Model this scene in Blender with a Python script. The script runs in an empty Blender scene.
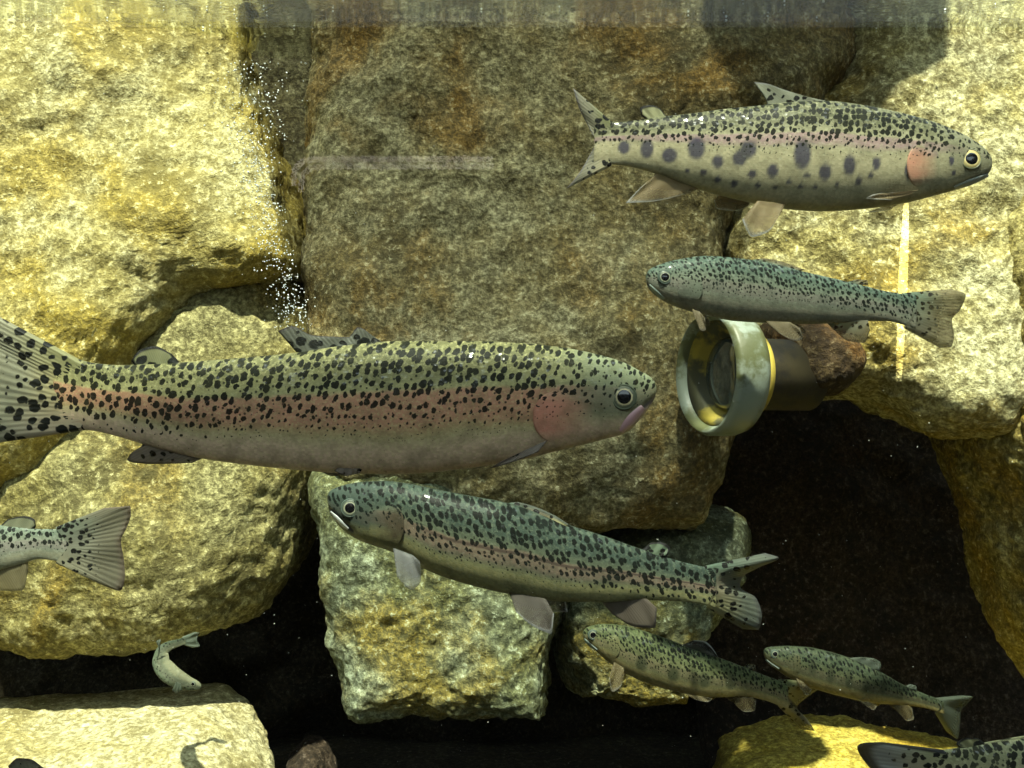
import bpy, bmesh, math, random
import numpy as np
from mathutils import Vector, Matrix

random.seed(4)
SC = bpy.context.scene
COL = SC.collection
F = 950.0                      # focal length in pixels of the 1024x768 frame

# ------------------------------------------------------------------ camera
cam = bpy.data.cameras.new('camera')
cam.sensor_width = 36.0
cam.lens = 36.0 * F / 1024.0
cam.clip_start = 0.01
cam_o = bpy.data.objects.new('camera', cam)
COL.objects.link(cam_o)
cam_o.location = (0, 0, 0)
cam_o.rotation_euler = (math.pi / 2, 0, 0)
SC.camera = cam_o

# ------------------------------------------------------------------ world, sun, exposure
WATER_Z = 0.585
SUN_D = Vector((0.08, 0.46, -1.0)).normalized()
world = bpy.data.worlds.new('sky')
SC.world = world
world.use_nodes = True
bg = world.node_tree.nodes['Background']
bg.inputs['Color'].default_value = (0.80, 0.92, 1.0, 1)
bg.inputs['Strength'].default_value = 2.1
sun = bpy.data.lights.new('sun', 'SUN')
sun.energy = 10.5
sun.angle = math.radians(1.2)
sun.color = (1.0, 0.95, 0.78)
sun_o = bpy.data.objects.new('sun', sun)
COL.objects.link(sun_o)
sun_o.location = (0, 0, 5)
sun_o.rotation_euler = SUN_D.to_track_quat('-Z', 'Y').to_euler()

SC.view_settings.view_transform = 'Standard'
SC.view_settings.look = 'None'
SC.view_settings.gamma = 1.0
SC.view_settings.use_curve_mapping = False
SC.view_settings.exposure = 0.12
SC.cycles.max_bounces = 8
SC.cycles.transparent_max_bounces = 16


# spot lamp added for a sliver of sunlight on the right-hand rock
sl = bpy.data.lights.new('light_sliver', 'SPOT')
sl.energy = 620
sl.spot_blend = 0.05
sl.shadow_soft_size = 0.0
sl.color = (1.0, 0.93, 0.75)
sl_o = bpy.data.objects.new('light_sliver', sl)
COL.objects.link(sl_o)
_t = Vector(((907 - 512) / F * 1.5, 1.5, (384 - 185) / F * 1.5))
_b = Vector(((897 - 512) / F * 1.45, 1.45, (384 - 425) / F * 1.45))
_n = _t.cross(_b).normalized()
_l = Vector((0, 0.75, 1.2))
_l.x = -(_n.y * _l.y + _n.z * _l.z) / _n.x
_d1, _d2 = (_t - _l).normalized(), (_b - _l).normalized()
_z = -(_d1 + _d2).normalized()
_m = Matrix((_n, _z.cross(_n), _z)).transposed().to_4x4()
sl.spot_size = _d1.angle(_d2)
sl_o.location = _l
sl_o.rotation_euler = _m.to_euler()
sl_o.scale = (0.05, 1.0, 1.0)


# ------------------------------------------------------------------ helpers
def P(px, py, Y):
    """the world point at depth Y seen at a pixel of the photograph"""
    return np.array([(px - 512.0) / F * Y, Y, (384.0 - py) / F * Y])


def obj(name, verts, faces, mat=None, parent=None, smooth=True, loc=None):
    me = bpy.data.meshes.new(name)
    v = np.asarray(verts, dtype=float)
    if loc is not None:
        v = v - np.asarray(loc)
    me.from_pydata(v.tolist(), [], [tuple(int(i) for i in f) for f in faces])
    if smooth:
        me.polygons.foreach_set('use_smooth', [True] * len(me.polygons))
    me.update()
    o = bpy.data.objects.new(name, me)
    COL.objects.link(o)
    if mat:
        me.materials.append(mat)
    if parent:
        o.parent = parent
    elif loc is not None:
        o.location = tuple(float(c) for c in loc)
    return o


def tag(o, label, cat, group=None, kind=None):
    o['label'] = label
    o['category'] = cat
    if group:
        o['group'] = group
    if kind:
        o['kind'] = kind
    return o


def struct(o):
    o['kind'] = 'structure'
    return o


def box(name, lo, hi, mat, parent=None):
    x0, y0, z0 = lo
    x1, y1, z1 = hi
    v = [(x0, y0, z0), (x1, y0, z0), (x1, y1, z0), (x0, y1, z0), (x0, y0, z1), (x1, y0, z1), (x1, y1, z1), (x0, y1, z1)]
    f = [(0, 3, 2, 1), (4, 5, 6, 7), (0, 1, 5, 4), (1, 2, 6, 5), (2, 3, 7, 6), (3, 0, 4, 7)]
    c = ((x0 + x1) / 2, (y0 + y1) / 2, z0)
    return obj(name, v, f, mat, parent, smooth=False, loc=c)


def attr(o, name, typ, data):
    a = o.data.attributes.new(name, typ, 'POINT')
    a.data.foreach_set('vector' if typ == 'FLOAT_VECTOR' else 'value', np.asarray(data, dtype=np.float32).ravel())


# gradient noise on arrays of points
def _hash(ix, iy, iz, seed):
    h = (ix * 374761393 + iy * 668265263 + iz * 2147483647 + seed * 1274126177) & 0xFFFFFFFF
    h = ((h ^ (h >> 13)) * 1274126177) & 0xFFFFFFFF
    return h ^ (h >> 16)


_G = np.array([[1, 1, 0], [-1, 1, 0], [1, -1, 0], [-1, -1, 0], [1, 0, 1], [-1, 0, 1], [1, 0, -1], [-1, 0, -1],
               [0, 1, 1], [0, -1, 1], [0, 1, -1], [0, -1, -1], [1, 1, 0], [-1, 1, 0], [0, -1, 1], [0, -1, -1]], float)


def gnoise(p, seed=0):
    p = np.asarray(p, float)
    i = np.floor(p).astype(np.int64)
    f = p - i
    u = f * f * f * (f * (f * 6 - 15) + 10)
    out = 0
    for dx in (0, 1):
        wx = u[:, 0] if dx else 1 - u[:, 0]
        for dy in (0, 1):
            wy = u[:, 1] if dy else 1 - u[:, 1]
            for dz in (0, 1):
                wz = u[:, 2] if dz else 1 - u[:, 2]
                g = _G[_hash(i[:, 0] + dx, i[:, 1] + dy, i[:, 2] + dz, seed) & 15]
                d = (g * (f - np.array([dx, dy, dz]))).sum(1)
                out = out + wx * wy * wz * d
    return out


def fbm(p, seed=0, octv=4, gain=0.5, lac=2.03):
    a, s, out = 1.0, 1.0, 0
    for k in range(octv):
        out = out + a * gnoise(np.asarray(p) * s + 17.3 * k, seed + k)
        a *= gain
        s *= lac
    return out


def pchip(x, y, xi):
    x = np.asarray(x, float)
    y = np.asarray(y, float)
    h = np.diff(x)
    d = np.diff(y) / h
    m = np.zeros_like(y)
    for k in range(1, len(x) - 1):
        if d[k - 1] * d[k] > 0:
            w1, w2 = 2 * h[k] + h[k - 1], h[k] + 2 * h[k - 1]
            m[k] = (w1 + w2) / (w1 / d[k - 1] + w2 / d[k])
    m[0], m[-1] = d[0], d[-1]
    k = np.clip(np.searchsorted(x, xi) - 1, 0, len(h) - 1)
    t = (xi - x[k]) / h[k]
    return ((1 + 2 * t) * (1 - t) ** 2) * y[k] + t * (1 - t) ** 2 * h[k] * m[k] + t * t * (3 - 2 * t) * y[k + 1] + t * t * (t - 1) * h[k] * m[k + 1]


def spline(pts, n):
    """a smooth polyline through points, n samples"""
    pts = np.asarray(pts, float)
    if len(pts) == 1:
        return np.repeat(pts, n, 0)
    s = np.concatenate([[0], np.cumsum(np.linalg.norm(np.diff(pts, axis=0), axis=1) + 1e-9)])
    si = np.linspace(0, s[-1], n)
    return np.stack([pchip(s, pts[:, k], si) for k in range(pts.shape[1])], 1)


# ------------------------------------------------------------------ material helper
class NT:
    def __init__(self, name):
        self.m = bpy.data.materials.new(name)
        self.m.use_nodes = True
        self.t = self.m.node_tree
        self.t.nodes.clear()
        self.out = self.t.nodes.new('ShaderNodeOutputMaterial')

    def n(self, typ, **kw):
        nd = self.t.nodes.new(typ)
        for k, v in kw.items():
            setattr(nd, k, v)
        return nd

    def set(self, sock, v):
        if v is None:
            return
        if isinstance(v, bpy.types.NodeSocket):
            self.t.links.new(v, sock)
        elif isinstance(v, (tuple, list)) and len(v) == 3 and sock.type == 'RGBA':
            sock.default_value = (*v, 1)
        else:
            sock.default_value = v

    def math(self, op, a, b=None, c=None, clamp=False):
        nd = self.n('ShaderNodeMath', operation=op, use_clamp=clamp)
        for k, v in enumerate((a, b, c)):
            if v is not None:
                self.set(nd.inputs[k], v)
        return nd.outputs[0]

    def vmath(self, op, a, b=None):
        nd = self.n('ShaderNodeVectorMath', operation=op)
        self.set(nd.inputs[0], a)
        if b is not None:
            self.set(nd.inputs[1], b)
        return nd.outputs[0]

    def mix(self, fac, a, b, mode='MIX'):
        nd = self.n('ShaderNodeMix', data_type='RGBA', blend_type=mode)
        nd.clamp_factor = True
        self.set(nd.inputs[0], fac)
        self.set(nd.inputs[6], a)
        self.set(nd.inputs[7], b)
        return nd.outputs[2]

    def step(self, x, lo, hi):
        nd = self.n('ShaderNodeMapRange', interpolation_type='SMOOTHSTEP')
        self.set(nd.inputs[0], x)
        nd.inputs[1].default_value = lo
        nd.inputs[2].default_value = hi
        nd.inputs[3].default_value = 0
        nd.inputs[4].default_value = 1
        return nd.outputs[0]

    def down(self, x, lo, hi):
        return self.math('SUBTRACT', 1.0, self.step(x, lo, hi))

    def noise(self, vec, scale, detail=4, rough=0.55, dist=0.0):
        nd = self.n('ShaderNodeTexNoise')
        self.set(nd.inputs['Vector'], vec)
        nd.inputs['Scale'].default_value = scale
        nd.inputs['Detail'].default_value = detail
        nd.inputs['Roughness'].default_value = rough
        nd.inputs['Distortion'].default_value = dist
        return nd.outputs[0], nd.outputs[1]

    def voro(self, vec, scale, feature='F1', dims='3D', rnd=1.0):
        nd = self.n('ShaderNodeTexVoronoi', feature=feature, voronoi_dimensions=dims)
        self.set(nd.inputs['Vector'], vec)
        nd.inputs['Scale'].default_value = scale
        nd.inputs['Randomness'].default_value = rnd
        return nd.outputs['Distance'], nd.outputs['Color']

    def attr(self, name):
        nd = self.n('ShaderNodeAttribute', attribute_name=name)
        return nd

    def xyz(self, v):
        nd = self.n('ShaderNodeSeparateXYZ')
        self.set(nd.inputs[0], v)
        return nd.outputs

    def comb(self, x, y, z=0.0):
        nd = self.n('ShaderNodeCombineXYZ')
        for k, v in enumerate((x, y, z)):
            self.set(nd.inputs[k], v)
        return nd.outputs[0]

    def bump(self, h, strength, dist, normal=None):
        nd = self.n('ShaderNodeBump')
        nd.inputs['Strength'].default_value = strength
        nd.inputs['Distance'].default_value = dist
        self.set(nd.inputs['Height'], h)
        if normal is not None:
            self.set(nd.inputs['Normal'], normal)
        return nd.outputs[0]

    def principled(self, color, rough=0.5, spec=0.5, normal=None, metal=0.0, **kw):
        nd = self.n('ShaderNodeBsdfPrincipled')
        self.set(nd.inputs['Base Color'], color)
        self.set(nd.inputs['Roughness'], rough)
        self.set(nd.inputs['Specular IOR Level'], spec)
        self.set(nd.inputs['Metallic'], metal)
        if normal is not None:
            self.set(nd.inputs['Normal'], normal)
        for k, v in kw.items():
            self.set(nd.inputs[k], v)
        return nd.outputs[0]

    def done(self, shader):
        self.t.links.new(shader, self.out.inputs[0])
        return self.m


def flat(name, color, rough=0.6, spec=0.4, metal=0.0):
    N = NT(name)
    tc = N.n('ShaderNodeTexCoord').outputs['Object']
    f, _ = N.noise(tc, 25, 3)
    c = N.mix(N.math('MULTIPLY', f, 0.35), color, tuple(x * 0.55 for x in color))
    return N.done(N.principled(c, rough, spec, None, metal))


def rock_mat(name, pale, mid, dark, warm=(0.36, 0.20, 0.05), off=0.0, palefac=0.5, warmfac=0.5, grain=1.0):
    """pitted artificial sandstone with algae film: pale, mid and dark colours, warm stains"""
    N = NT(name)
    tc = N.n('ShaderNodeTexCoord').outputs['Object']
    v = N.vmath('ADD', tc, (off, off * 1.7, off * 0.6))
    big, _ = N.noise(v, 4.0, 5, 0.6, 0.1)
    med, _ = N.noise(v, 15.0, 5, 0.62, 0.0)
    fine, _ = N.noise(v, 95.0, 4, 0.72)
    vf, _ = N.noise(v, 230.0, 3, 0.7)
    pits, _ = N.voro(v, 85.0)
    c = N.mix(N.step(N.math('ADD', big, N.math('MULTIPLY', N.math('SUBTRACT', med, 0.5), 0.8)), 0.5 - 0.4 * palefac, 0.88 - 0.4 * palefac), mid, pale)
    w, _ = N.noise(N.vmath('ADD', v, (7.1, 3.3, 1.2)), 5.0, 5, 0.6, 0.5)
    c = N.mix(N.math('MULTIPLY', N.step(w, 0.66 - 0.25 * warmfac, 0.80 - 0.2 * warmfac), 0.8), c, warm)
    d1, _ = N.noise(N.vmath('ADD', v, (1.9, 9.2, 4.4)), 7.0, 6, 0.72, 0.15)
    c = N.mix(N.math('MULTIPLY', N.step(d1, 0.50, 0.66), 0.80), c, dark)
    sp = N.step(N.math('ADD', N.math('MULTIPLY', fine, 0.65), N.math('MULTIPLY', vf, 0.35)), 0.40, 0.60)
    c = N.mix(N.math('MULTIPLY', N.math('SUBTRACT', 1.0, sp), 0.82 * grain), c, dark)
    c = N.mix(N.math('MULTIPLY', N.step(fine, 0.56, 0.68), 0.60 * grain), c, tuple(min(1, x * 1.5 + 0.05) for x in pale))
    h = N.math('ADD', N.math('MULTIPLY', med, 0.7), N.math('ADD', N.math('MULTIPLY', fine, 0.45), N.math('ADD', N.math('MULTIPLY', vf, 0.16), N.math('MULTIPLY', pits, 0.15))))
    b = N.bump(h, 1.0, 0.011)
    return N.done(N.principled(c, 0.85, 0.25, b))


# ------------------------------------------------------------------ setting: tank shell and viewing hall
M_hall = flat('terrace_concrete', (0.07, 0.068, 0.06), 0.9, 0.2)
M_conc = rock_mat('tank_concrete', (0.30, 0.28, 0.16), (0.19, 0.17, 0.08), (0.06, 0.055, 0.025), off=40)
M_bed = rock_mat('tank_bed', (0.05, 0.042, 0.02), (0.03, 0.025, 0.01), (0.01, 0.008, 0.004), (0.04, 0.03, 0.01), off=60)
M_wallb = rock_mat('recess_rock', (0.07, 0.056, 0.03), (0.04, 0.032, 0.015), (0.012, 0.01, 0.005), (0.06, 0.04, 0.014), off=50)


def relief_plate(name, x0, x1, z0, z1, y, mat, amp, seed, nx=150, nz=120, thick=0.15):
    xs, zs = np.meshgrid(np.linspace(x0, x1, nx), np.linspace(z0, z1, nz))
    p = np.stack([xs.ravel(), np.full(xs.size, y), zs.ravel()], 1)
    p[:, 1] += amp * fbm(p * 3.0, seed, 5, 0.55) * 2
    b = p.copy()
    b[:, 1] = y + thick
    f = []
    for j in range(nz - 1):
        for i in range(nx - 1):
            a = j * nx + i
            f.append((a, a + 1, a + nx + 1, a + nx))
    n = nx * nz
    c = [n, n + 1, n + 2, n + 3]
    vb = [(x0, y + thick, z0), (x1, y + thick, z0), (x1, y + thick, z1), (x0, y + thick, z1)]
    f += [(n, n + 3, n + 2, n + 1)]
    return struct(obj(name, np.concatenate([p, vb]), f, mat))


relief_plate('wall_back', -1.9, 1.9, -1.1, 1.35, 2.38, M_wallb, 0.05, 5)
struct(box('wall_left', (-1.95, 0.30, -1.1), (-1.80, 2.6, 1.1), M_conc))
struct(box('wall_right', (1.80, 0.30, -1.1), (1.95, 2.6, 1.1), M_conc))
struct(box('floor', (-1.95, 0.30, -1.2), (1.95, 2.6, -0.88), M_bed))
# viewing hall on the dry side of the pane
struct(box('wall_hall_left', (-1.95, -2.6, -1.2), (-1.80, 0.30, 1.22), M_hall))
struct(box('wall_hall_right', (1.80, -2.6, -1.2), (1.95, 0.30, 1.22), M_hall))
struct(box('wall_hall_rear', (-1.95, -2.75, -1.2), (1.95, -2.6, 1.22), M_hall))
struct(box('floor_hall', (-1.95, -2.6, -1.2), (1.95, 0.30, -1.1), M_hall))

# acrylic viewing pane
N = NT('pane_acrylic')
fr = N.n('ShaderNodeFresnel')
fr.inputs['IOR'].default_value = 1.25
tr = N.n('ShaderNodeBsdfTransparent')
tr.inputs[0].default_value = (0.965, 0.985, 0.965, 1)
gl = N.n('ShaderNodeBsdfGlossy')
gl.inputs['Roughness'].default_value = 0.0
mx = N.n('ShaderNodeMixShader')
N.t.links.new(fr.outputs[0], mx.inputs[0])
N.t.links.new(tr.outputs[0], mx.inputs[1])
N.t.links.new(gl.outputs[0], mx.inputs[2])
M_pane = N.done(mx.outputs[0])
struct(box('window_1', (-1.8, 0.30, -1.1), (1.8, 0.325, 0.95), M_pane))

# added glowing rod on posts, imitating a phone edge mirrored in the pane
def tube(pts, rad, seg=14):
    pts = spline(pts, 60)
    t = np.gradient(pts, axis=0)
    t /= np.linalg.norm(t, axis=1)[:, None]
    V, Fc = [], []
    for i in range(len(pts)):
        a_ = np.cross(t[i], [0, 1.0, 0])
        a_ /= np.linalg.norm(a_)
        b_ = np.cross(t[i], a_)
        for k in range(seg):
            an = 2 * math.pi * k / seg
            V.append(pts[i] + (a_ * math.cos(an) + b_ * math.sin(an)) * rad)
    for i in range(len(pts) - 1):
        for k in range(seg):
            Fc.append((i * seg + k, i * seg + (k + 1) % seg, (i + 1) * seg + (k + 1) % seg, (i + 1) * seg + k))
    return V, Fc


v_, f_ = tube([(-0.345, -0.9, 0.31), (-0.343, -0.9, 0.337), (-0.325, -0.9, 0.353), (-0.30, -0.9, 0.355), (-0.08, -0.9, 0.355), (-0.03, -0.9, 0.355)], 0.005)
N = NT('added_glow')
em = N.n('ShaderNodeEmission')
em.inputs[0].default_value = (1.0, 0.88, 0.80, 1)
em.inputs[1].default_value = 8.0
struct(obj('reflection_prop_1', v_, f_, N.done(em.outputs[0]), None))
struct(box('reflection_prop_2', (-0.357, -0.912, -1.1), (-0.333, -0.888, 0.31), M_hall))
struct(box('reflection_prop_3', (-0.05, -0.912, -1.1), (-0.026, -0.888, 0.348), M_hall))

# water surface: seen from below it mirrors the rocks (total reflection)
N = NT('water_surface')
tc = N.n('ShaderNodeTexCoord').outputs['Object']
r1, _ = N.noise(N.vmath('MULTIPLY', tc, (1.0, 1.6, 1.0)), 7.0, 4, 0.55, 0.4)
bn = N.bump(r1, 0.22, 0.03)
fr = N.n('ShaderNodeFresnel')
fr.inputs['IOR'].default_value = 1.33
N.set(fr.inputs['Normal'], bn)
tr = N.n('ShaderNodeBsdfTransparent')
tr.inputs[0].default_value = (0.93, 0.98, 0.95, 1)
gl = N.n('ShaderNodeBsdfGlossy')
gl.inputs['Roughness'].default_value = 0.03
gl.inputs['Color'].default_value = (0.93, 0.96, 0.92, 1)
N.set(gl.inputs['Normal'], bn)
mx = N.n('ShaderNodeMixShader')
N.t.links.new(fr.outputs[0], mx.inputs[0])
N.t.links.new(tr.outputs[0], mx.inputs[1])
N.t.links.new(gl.outputs[0], mx.inputs[2])
M_water = N.done(mx.outputs[0])
w = obj('water_surface', [(-1.8, 0.326, WATER_Z), (1.8, 0.326, WATER_Z), (1.8, 2.2, WATER_Z), (-1.8, 2.2, WATER_Z)], [(0, 1, 2, 3)], M_water, smooth=False)
tag(w, 'rippled water surface of the tank seen from below, mirroring the rock tops', 'water')
struct(w)


# ------------------------------------------------------------------ boulders
def cubesphere(n):
    g = np.tan(np.linspace(-math.pi / 4, math.pi / 4, n + 1))
    a, b = np.meshgrid(g, g)
    a, b = a.ravel(), b.ravel()
    one = np.ones_like(a)
    faces = [(one, a, b), (-one, -a, b), (-a, one, b), (a, -one, b), (a, b, one), (a, -b, -one)]
    V, Q = [], []
    q = []
    for j in range(n):
        for i in range(n):
            k = j * (n + 1) + i
            q.append((k, k + 1, k + n + 2, k + n + 1))
    q = np.array(q)
    for k, f in enumerate(faces):
        V.append(np.stack(f, 1))
        Q.append(q + k * (n + 1) ** 2)
    V = np.concatenate(V)
    Q = np.concatenate(Q)
    V /= np.linalg.norm(V, axis=1)[:, None]
    _, idx, inv = np.unique(np.round(V, 5), axis=0, return_index=True, return_inverse=True)
    return V[idx], inv.ravel()[Q]


CS = {n: cubesphere(n) for n in (60, 96)}


def boulder(label, outline, Y, D, mat, lean=0.3, seed=0, n=96, amp=1.0, p=4.0, group='boulders of the rock wall'):
    """a boulder whose outline (pixels) sits at depth Y, D = half its thickness, lean = how far its face tips back"""
    dirs, quads = CS[n]
    ol = np.asarray(outline, float)
    c = (ol.min(0) + ol.max(0)) / 2
    ang = np.arctan2(-(ol[:, 1] - c[1]), ol[:, 0] - c[0])
    rad = np.hypot(*(ol - c).T)
    # dense closed outline -> radius as a function of angle
    dense = []
    for k in range(len(ol)):
        a, b = ol[k], ol[(k + 1) % len(ol)]
        for t in np.linspace(0, 1, 24, endpoint=False):
            dense.append(a + (b - a) * t)
    dense = np.array(dense)
    # soften the corners
    for _ in range(14):
        dense = 0.5 * dense + 0.25 * (np.roll(dense, 1, 0) + np.roll(dense, -1, 0))
    da = np.arctan2(-(dense[:, 1] - c[1]), dense[:, 0] - c[0])
    dr = np.hypot(*(dense - c).T)
    o = np.argsort(da)
    da, dr = da[o], dr[o]
    da = np.concatenate([da - 2 * math.pi, da, da + 2 * math.pi])
    dr = np.concatenate([dr, dr, dr])
    th = np.arctan2(dirs[:, 2], dirs[:, 0])
    R = np.interp(th, da, dr)
    rho = np.hypot(dirs[:, 0], dirs[:, 2])
    s = dirs[:, 1]
    q = (np.abs(rho) ** p + np.abs(s) ** p) ** (1 / p)
    rho, s = rho / q, s / q
    px = c[0] + np.cos(th) * R * rho
    py = c[1] - np.sin(th) * R * rho
    z = (c[1] - py) / F * Y
    yl = lean * z
    X = (px - 512) / F * (Y + yl)
    Z = (384 - py) / F * (Y + yl)
    yy = Y + yl + s * D + 0.45 * D
    pos = np.stack([X, yy, Z], 1)
    loc = P(c[0], c[1], Y + 0.45 * D)
    ob = obj('boulder', pos, quads, mat, loc=loc)
    me = ob.data
    nv = len(me.vertices)
    nor = np.zeros(nv * 3, np.float32)
    me.vertex_normals.foreach_get('vector', nor)
    nor = nor.reshape(-1, 3)
    q1 = pos + seed * 3.7
    d = 0.045 * fbm(q1 * 2.4, seed, 3, 0.45) + 0.010 * (0.2 - np.abs(fbm(q1 * 6.0, seed + 9, 2))) + 0.007 * fbm(q1 * 22.0, seed + 5, 3, 0.6) + 0.004 * fbm(q1 * 60.0, seed + 2, 2)
    co = pos - loc + nor * (amp * d)[:, None]
    me.vertices.foreach_set('co', co.astype(np.float32).ravel())
    me.update()
    tag(ob, label, 'rock', group)
    return ob


R_pale = rock_mat('rock_pale_yellow', (0.60, 0.56, 0.30), (0.42, 0.36, 0.13), (0.16, 0.13, 0.035), (0.40, 0.29, 0.03), 1.0, 0.50, 0.95)
R_olive = rock_mat('rock_olive', (0.38, 0.35, 0.16), (0.24, 0.205, 0.065), (0.06, 0.05, 0.015), (0.30, 0.20, 0.025), 2.0, 0.45, 0.6)
R_brown = rock_mat('rock_brown_grey', (0.38, 0.36, 0.21), (0.24, 0.19, 0.075), (0.055, 0.045, 0.018), (0.30, 0.17, 0.03), 3.0, 0.42, 0.75)
R_green = rock_mat('rock_green', (0.27, 0.31, 0.21), (0.13, 0.135, 0.05), (0.03, 0.035, 0.017), (0.25, 0.18, 0.018), 4.0, 0.5, 0.45)
R_ledge = rock_mat('rock_ledge', (0.54, 0.50, 0.29), (0.40, 0.34, 0.14), (0.14, 0.115, 0.04), (0.40, 0.30, 0.05), 5.0, 0.6, 0.45)
R_right = rock_mat('rock_right', (0.60, 0.57, 0.33), (0.40, 0.34, 0.12), (0.10, 0.08, 0.025), (0.40, 0.27, 0.03), 6.0, 0.55, 0.75)
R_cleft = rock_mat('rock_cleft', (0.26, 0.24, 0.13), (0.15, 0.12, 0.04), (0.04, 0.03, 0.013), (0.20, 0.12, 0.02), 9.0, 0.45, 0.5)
R_rust = rock_mat('rock_rust', (0.12, 0.085, 0.035), (0.06, 0.036, 0.013), (0.02, 0.012, 0.006), (0.18, 0.08, 0.012), 10.0, 0.4, 0.7)
R_ochre = rock_mat('rock_ochre', (0.50, 0.45, 0.20), (0.32, 0.26, 0.07), (0.08, 0.065, 0.02), (0.40, 0.25, 0.03), 12.0, 0.4, 0.7)
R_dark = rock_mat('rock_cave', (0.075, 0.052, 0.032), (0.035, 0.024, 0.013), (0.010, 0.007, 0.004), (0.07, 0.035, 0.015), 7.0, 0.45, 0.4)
R_yellow = rock_mat('rock_yellow', (0.60, 0.50, 0.10), (0.45, 0.34, 0.04), (0.16, 0.11, 0.015), (0.45, 0.28, 0.02), 8.0, 0.5, 0.5)

boulder('huge pale yellow boulder filling the upper left, breaking the water surface',
        [(-300, -230), (220, -230), (246, 30), (266, 120), (284, 200), (300, 272), (255, 288), (207, 296), (168, 340), (132, 384), (62, 446), (0, 496), (-300, 530)],
        1.58, 0.20, R_pale, 0.28, 1)
boulder('olive boulder with a rounded right shoulder under the pale upper left boulder',
        [(-300, 516), (0, 474), (50, 428), (122, 362), (158, 316), (198, 278), (254, 268), (300, 258), (322, 340), (328, 420), (318, 500), (296, 575), (240, 628), (120, 648), (0, 660), (-300, 676)],
        1.53, 0.22, R_olive, 0.24, 2)
boulder('low bright ledge boulder at the bottom left carrying fish shadows',
        [(-300, 760), (0, 740), (110, 728), (180, 732), (216, 758), (238, 805), (255, 980), (-300, 980)],
        1.12, 0.24, R_ledge, 1.25, 3, p=3.2, amp=0.5)
boulder('wide brown grey boulder in the centre behind the large trout',
        [(300, -250), (880, -250), (880, 50), (790, 150), (734, 210), (720, 300), (722, 400), (726, 490), (705, 545), (560, 530), (420, 510), (330, 494), (322, 400), (312, 300), (292, 150)],
        1.60, 0.22, R_brown, 0.22, 4)
boulder('greenish block below the centre boulder, behind the bluish spotted trout',
        [(322, 474), (400, 462), (500, 470), (600, 500), (578, 600), (556, 660), (556, 726), (480, 726), (345, 722), (326, 650), (320, 560)],
        1.46, 0.20, R_green, 0.25, 5)
boulder('small mottled block right of the greenish block, behind two small trout',
        [(572, 550), (650, 510), (740, 522), (728, 580), (694, 640), (692, 704), (640, 712), (572, 706), (560, 640)],
        1.56, 0.18, R_green, 0.30, 6, n=60)
boulder('large pale boulder on the right, roofing the dark hollow',
        [(722, 240), (742, 150), (820, 74), (870, -90), (1180, -90), (1180, 300), (1040, 335), (990, 425), (945, 424), (875, 392), (790, 384), (742, 345), (724, 290)],
        1.62, 0.24, R_right, 0.30, 7)
boulder('ochre boulder at the right edge, right wall of the dark hollow',
        [(984, 230), (1012, 180), (1200, 150), (1200, 740), (1110, 725), (1066, 660), (1056, 590), (1030, 505), (996, 440), (980, 330)],
        1.475, 0.24, R_ochre, 0.10, 12)
boulder('rust brown stone that carries the round fitting',
        [(778, 326), (810, 318), (846, 336), (856, 362), (836, 388), (806, 394), (776, 380)],
        1.33, 0.11, R_rust, 0.2, 13, n=60, amp=0.5, p=3.0)
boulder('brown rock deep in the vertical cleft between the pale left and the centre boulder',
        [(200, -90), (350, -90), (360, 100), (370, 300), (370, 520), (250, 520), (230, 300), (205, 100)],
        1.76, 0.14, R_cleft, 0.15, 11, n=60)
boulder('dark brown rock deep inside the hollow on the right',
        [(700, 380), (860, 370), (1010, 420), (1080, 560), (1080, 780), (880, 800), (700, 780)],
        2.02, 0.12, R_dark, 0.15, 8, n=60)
boulder('deep yellow rock at the bottom right, under the small dark trout',
        [(740, 780), (766, 766), (860, 762), (930, 776), (1010, 796), (1060, 830), (1060, 980), (734, 980)],
        1.45, 0.22, R_yellow, 0.9, 9, n=60, amp=0.8, p=3.2)
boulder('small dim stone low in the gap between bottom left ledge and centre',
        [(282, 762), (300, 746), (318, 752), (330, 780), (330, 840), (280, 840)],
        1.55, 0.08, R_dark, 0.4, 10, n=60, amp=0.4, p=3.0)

# unseen half-clear sheet, added above the tank to shade the central rocks
def shade_at(px, py, Y, z=0.98):
    p = P(px, py, Y)
    k = (z - p[2]) / SUN_D.z
    return (p[0] + SUN_D.x * k, p[1] + SUN_D.y * k)


rp = [shade_at(225, -10, 1.55), shade_at(262, 120, 1.6), shade_at(300, 330, 1.52), (-0.33, 1.02), (-0.31, 0.84), (0.34, 0.82), (0.36, 0.98),
      shade_at(735, 205, 1.46), shade_at(840, 100, 1.49), shade_at(952, 26, 1.53), (0.95, 2.3), (-0.60, 2.3)]
nr = len(rp)
rv = [(x, y, 0.98) for x, y in rp] + [(x, y, 0.985) for x, y in rp]
rf = [tuple(range(nr))[::-1], tuple(range(nr, 2 * nr))] + [(k, (k + 1) % nr, nr + (k + 1) % nr, nr + k) for k in range(nr)]
N = NT('sun_blocker')
df = N.n('ShaderNodeBsdfDiffuse')
df.inputs[0].default_value = (0.30, 0.29, 0.24, 1)
tr = N.n('ShaderNodeBsdfTransparent')
mx = N.n('ShaderNodeMixShader')
mx.inputs[0].default_value = 0.45
N.t.links.new(tr.outputs[0], mx.inputs[1])
N.t.links.new(df.outputs[0], mx.inputs[2])
M_blocker = N.done(mx.outputs[0])
struct(obj('added_sun_blocker', rv, rf, M_blocker, smooth=False))
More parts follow.
